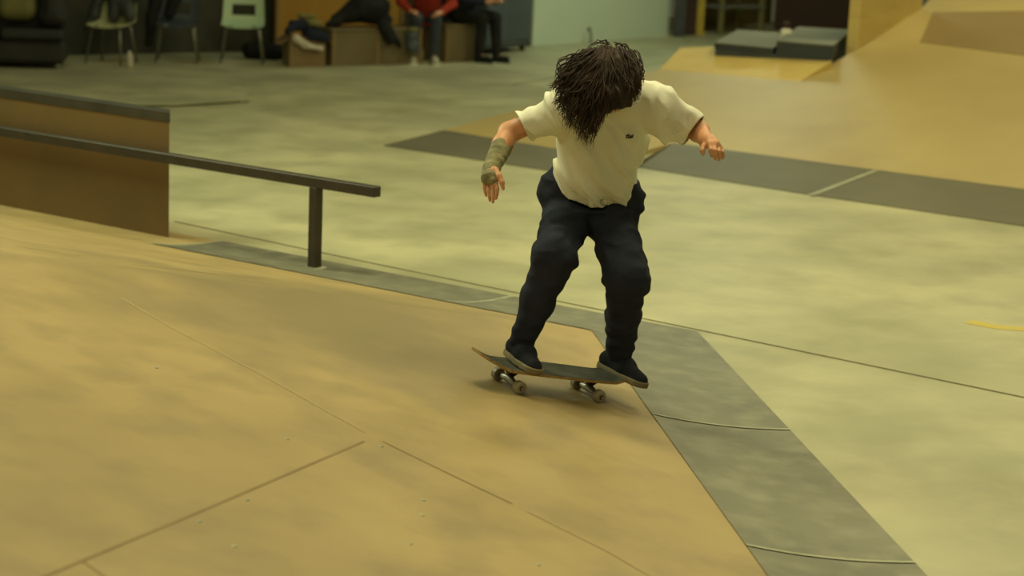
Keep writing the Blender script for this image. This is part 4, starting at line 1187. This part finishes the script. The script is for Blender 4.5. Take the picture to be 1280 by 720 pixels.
# shoes
for (c_, d_) in feet:
    s2_ = np.cross(rn, d_)
    Q = lambda f_, s_, z_: c_ + d_ * f_ + s2_ * s_ + rn * z_
    V_ = Vol(c_ - .22, c_ + .22, .004)
    V_.cone(Q(-.105, 0, .045), Q(.02, 0, .042), .036, .042, k=.02)
    V_.cone(Q(.02, 0, .036), Q(.115, -.0, .022), .043, .034, k=.02)
    V_.cone(Q(-.085, 0, .05), Q(-.06, 0, .095), .038, .042, k=.02); V_.cone(Q(-.055, 0, .082), Q(.01, 0, .052), .042, .042, k=.02)
    sl, X, Y, Z = V_.grid(); zz = (X - c_[0]) * rn[0] + (Y - c_[1]) * rn[1] + (Z - c_[2]) * rn[2]
    V_.A[sl] = np.maximum(V_.A[sl], .012 - zz)
    V_.A[sl] = np.maximum(V_.A[sl], zz - .118)
    sho = V_.build('shoe', MT['shoe'], sk, 1)
    so = Vol(c_ - .22, c_ + .22, .004); sl, X, Y, Z = so.grid()
    p_ = [(X - c_[0]), (Y - c_[1]), (Z - c_[2])]
    ff = p_[0] * d_[0] + p_[1] * d_[1] + p_[2] * d_[2]; ss = p_[0] * s2_[0] + p_[1] * s2_[1] + p_[2] * s2_[2]; zz = p_[0] * rn[0] + p_[1] * rn[1] + p_[2] * rn[2]
    t_ = np.clip((ff + .105) / .215, 0, 1); w_ = .038 + .011 * np.sin(t_ * 2.6)
    D = np.sqrt((ff - (-.105 + t_ * .215)) ** 2 + ss ** 2) - w_
    so.A[sl] = np.maximum(D, np.abs(zz - .012) - .013)
    so.build('sole', MT['sole'], sho, 1)

# chest mark: small dark script print
dg_ = bpy.context.evaluated_depsgraph_get()
bm_v = [world_of(shirt) @ v.co for v in shirt.data.vertices]; bvh = BVHTree.FromPolygons(bm_v, [tuple(p.vertices) for p in shirt.data.polygons])
m_ = MB()
strokes = [[(783.0, 171.5), (784.5, 168.8), (782.6, 168.6), (783.6, 171.0)], [(784.6, 169.0), (787.2, 168.7)], [(785.6, 167.6), (785.2, 171.4), (786.6, 171.2)], [(786.9, 169.6), (787.2, 171.3), (788.3, 171.0), (788.6, 169.2)], [(788.9, 169.4), (789.1, 171.8), (788.2, 173.0)], [(790.6, 169.2), (789.6, 170.0), (790.9, 170.8), (789.8, 171.6)], [(782.2, 172.2), (786.0, 172.6), (791.4, 171.4)], [(791.4, 168.0), (791.0, 171.0)]]
for stx in strokes:
    pts = []
    for (x, y) in stx:
        d_ = W(x, y, 5) - W(x, y, 1); d_ = nrm(d_)
        hit = bvh.ray_cast(Vector(W(x, y, 4.0)), Vector(d_))
        if hit[0] is not None: pts.append(np.array(hit[0]) - d_ * .001)
    if len(pts) > 1: m_.tube(pts, .0022, 5)
if m_.v: m_.build('chest_print', MT['ink'], shirt)

# hair
Hv = Vol(HCn - .3, HCn + .3, .005)
Hv.ell(HP(0, -.012, .036), (.088, .106, .092), HB, k=.01)
Hv.cone(J_(752, 88, -.30), J_(737, 128, -.36), .085, .060, k=.04)
Hv.cone(J_(772, 96, -.32), J_(770, 116, -.38), .075, .068, k=.04)
Hv.cone(J_(737, 128, -.36), J_(732, 150, -.36), .055, .022, k=.04)
Hv.cone(J_(748, 82, -.30), J_(722, 118, -.33), .060, .045, k=.04)
Hv.cone(J_(758, 128, -.37), J_(776, 127, -.37), .038, .034, k=.03)
sl, X, Y, Z = Hv.grid()
pq = (X * .5 - Z * .3, X * .3 + Z * .9)
Hv.A[sl] += .012 * vnoise((X + Z * .45) * 38, Y * 24, Z * 10) + .004 * vnoise((X + Z * .45) * 90, Y * 60, Z * 22)
V_, Q_ = Hv.mesh(1)
HM = MB(); HM.v = [v for v in V_]; HM.f = [list(map(int, q)) for q in Q_]; HM.mi = [0] * len(HM.f)
tips = [(801, 108), (800, 124), (793, 132), (780, 138), (768, 143), (757, 146), (748, 158), (738, 177), (731, 175), (724, 168), (714, 158), (706, 150), (700, 138), (696, 122), (692, 108)]
rg = random.Random(11)
for i in range(900):
    u = rg.random() ** .9
    k = u * (len(tips) - 1); a = int(min(k, len(tips) - 2)); f_ = k - a
    tx = tips[a][0] * (1 - f_) + tips[a + 1][0] * f_; ty = tips[a][1] * (1 - f_) + tips[a + 1][1] * f_
    lenf = rg.uniform(.75, 1.08) if u > .35 else rg.uniform(.8, .98)
    # root on the scalp
    phi = rg.uniform(-1, 1)
    rx = 784 - 54 * u + rg.uniform(-12, 12); ry = rg.uniform(55, 90) + 12 * abs(u - .4)
    dz_ = 1 - min(1, ((rx - 757) / 46) ** 2 * .8 + ((ry - 84) / 36) ** 2 * .6)
    root = J_(rx, ry, -.27 - .13 * dz_)
    ex = rx + (tx - rx) * lenf; eye_ = ry + (ty - ry) * lenf
    end = J_(ex, eye_, -.30 - .14 * rg.random())
    out_ = nrm((root + end) / 2 - HCn)
    mid = (root + end) / 2 + out_ * rg.uniform(.015, .05) - fwd * rg.uniform(0, .03) + np.array([-.02 * u, 0, .03])
    n = 22; ax_ = nrm(end - root); s1_ = nrm(np.cross(ax_, out_)); ph = rg.uniform(0, 6.28); turns = rg.uniform(1.2, 3.2); amp = rg.uniform(.005, .012) * (1.4 if u > .4 else .6)
    pts = []
    for q in range(n):
        t = q / (n - 1); p = root * (1 - t) ** 2 + mid * 2 * t * (1 - t) + end * t * t
        aa = amp * t ** .7
        pts.append(p + s1_ * aa * math.sin(ph + turns * 6.28 * t) + out_ * aa * math.cos(ph + turns * 6.28 * t))
    r_ = rg.uniform(.0016, .0042)
    HM.tube(pts, [r_ * (1 - .75 * (q / (n - 1)) ** 1.5) for q in range(n)], 5)
# a few flyaway curls
for (x0, y0, x1, y1, x2, y2) in [(722, 96, 705, 104, 689, 107), (720, 100, 700, 100, 686, 106), (716, 112, 705, 124, 692, 130), (735, 70, 722, 80, 708, 100), (742, 62, 730, 66, 720, 82), (712, 118, 700, 122, 693, 131), (792, 78, 804, 92, 803, 106), (790, 72, 800, 76, 802, 96), (760, 54, 748, 48, 734, 58), (770, 56, 782, 54, 790, 66), (726, 84, 712, 86, 704, 100)]:
    for rep_ in range(5):
        a, b, c = [J_(x + rg.uniform(-2.5, 2.5), y + rg.uniform(-2.5, 2.5), -.33 + rg.uniform(-.03, .03)) for x, y in ((x0, y0), (x1, y1), (x2, y2))]
        ph = rg.uniform(0, 6)
        pts = [a * (1 - t) ** 2 + b * 2 * t * (1 - t) + c * t * t + np.array([math.sin(ph + t * 14), 0, math.cos(ph + t * 14)]) * .004 for t in [q / 15 for q in range(16)]]
        HM.tube(pts, [.0028 * (1 - .8 * q / 15) for q in range(16)], 4)
link('hair', HM.v, HM.f, MT['hair'], sk, smooth=True)
# ------------------------------------------------------------------ light
def area(loc, sx, sy, e, col, name='ceiling_or_fill_lamp', rot=(0, 0, 0)):
    l = bpy.data.lights.new(name, 'AREA'); l.shape = 'RECTANGLE'; l.size = sx; l.size_y = sy; l.energy = e; l.color = col
    o = bpy.data.objects.new(name, l); o.location = loc; o.rotation_euler = rot; COL.objects.link(o); return o
WARM = (1.0, 0.91, 0.50)
area((-0.6, 8.8, 6.4), 1.3, 0.6, 125, WARM)
area((2.8, 8.0, 6.6), 2.4, 1.2, 125, WARM)
area((-2.2, 3.0, 6.2), 2.4, 1.2, 100, WARM)
area((1.5, -2.5, 5.0), 3.0, 1.4, 55, WARM, rot=(math.radians(38), 0, 0))  # added fill light behind the camera, brightens the shirt front
KEY = (0.90, 1.0, 0.62)
kl = area((-6.2, 12.0, 5.2), 2.6, 1.6, 280, KEY)
kl.rotation_euler = (Vector((0.1, 8.2, 1.0)) - Vector((-6.2, 12.0, 5.2))).to_track_quat('-Z', 'Y').to_euler()
area((3.4, 13.5, 6.6), 2.4, 1.2, 135, WARM)
area((0.0, 14.5, 6.6), 2.4, 1.2, 70, WARM)
area((5.5, 19.0, 6.6), 2.4, 1.2, 150, WARM)
area((2.4, 24.2, 5.0), 1.6, 0.8, 85, (0.82, 1.0, 0.74))  # unseen lamp pulled close to the white wall and tinted to brighten it
area((-4.5, 19.6, 5.0), 2.0, 0.8, 8, (0.85, 1.0, 0.7))
w = bpy.data.worlds.new('world'); SC.world = w; w.use_nodes = True
w.node_tree.nodes['Background'].inputs['Color'].default_value = (0.80, 0.78, 0.42, 1)
w.node_tree.nodes['Background'].inputs['Strength'].default_value = 0.07

SC.view_settings.view_transform = 'Standard'; SC.view_settings.look = 'None'
SC.view_settings.exposure = 0.25; SC.view_settings.gamma = 1.0; SC.view_settings.use_curve_mapping = False
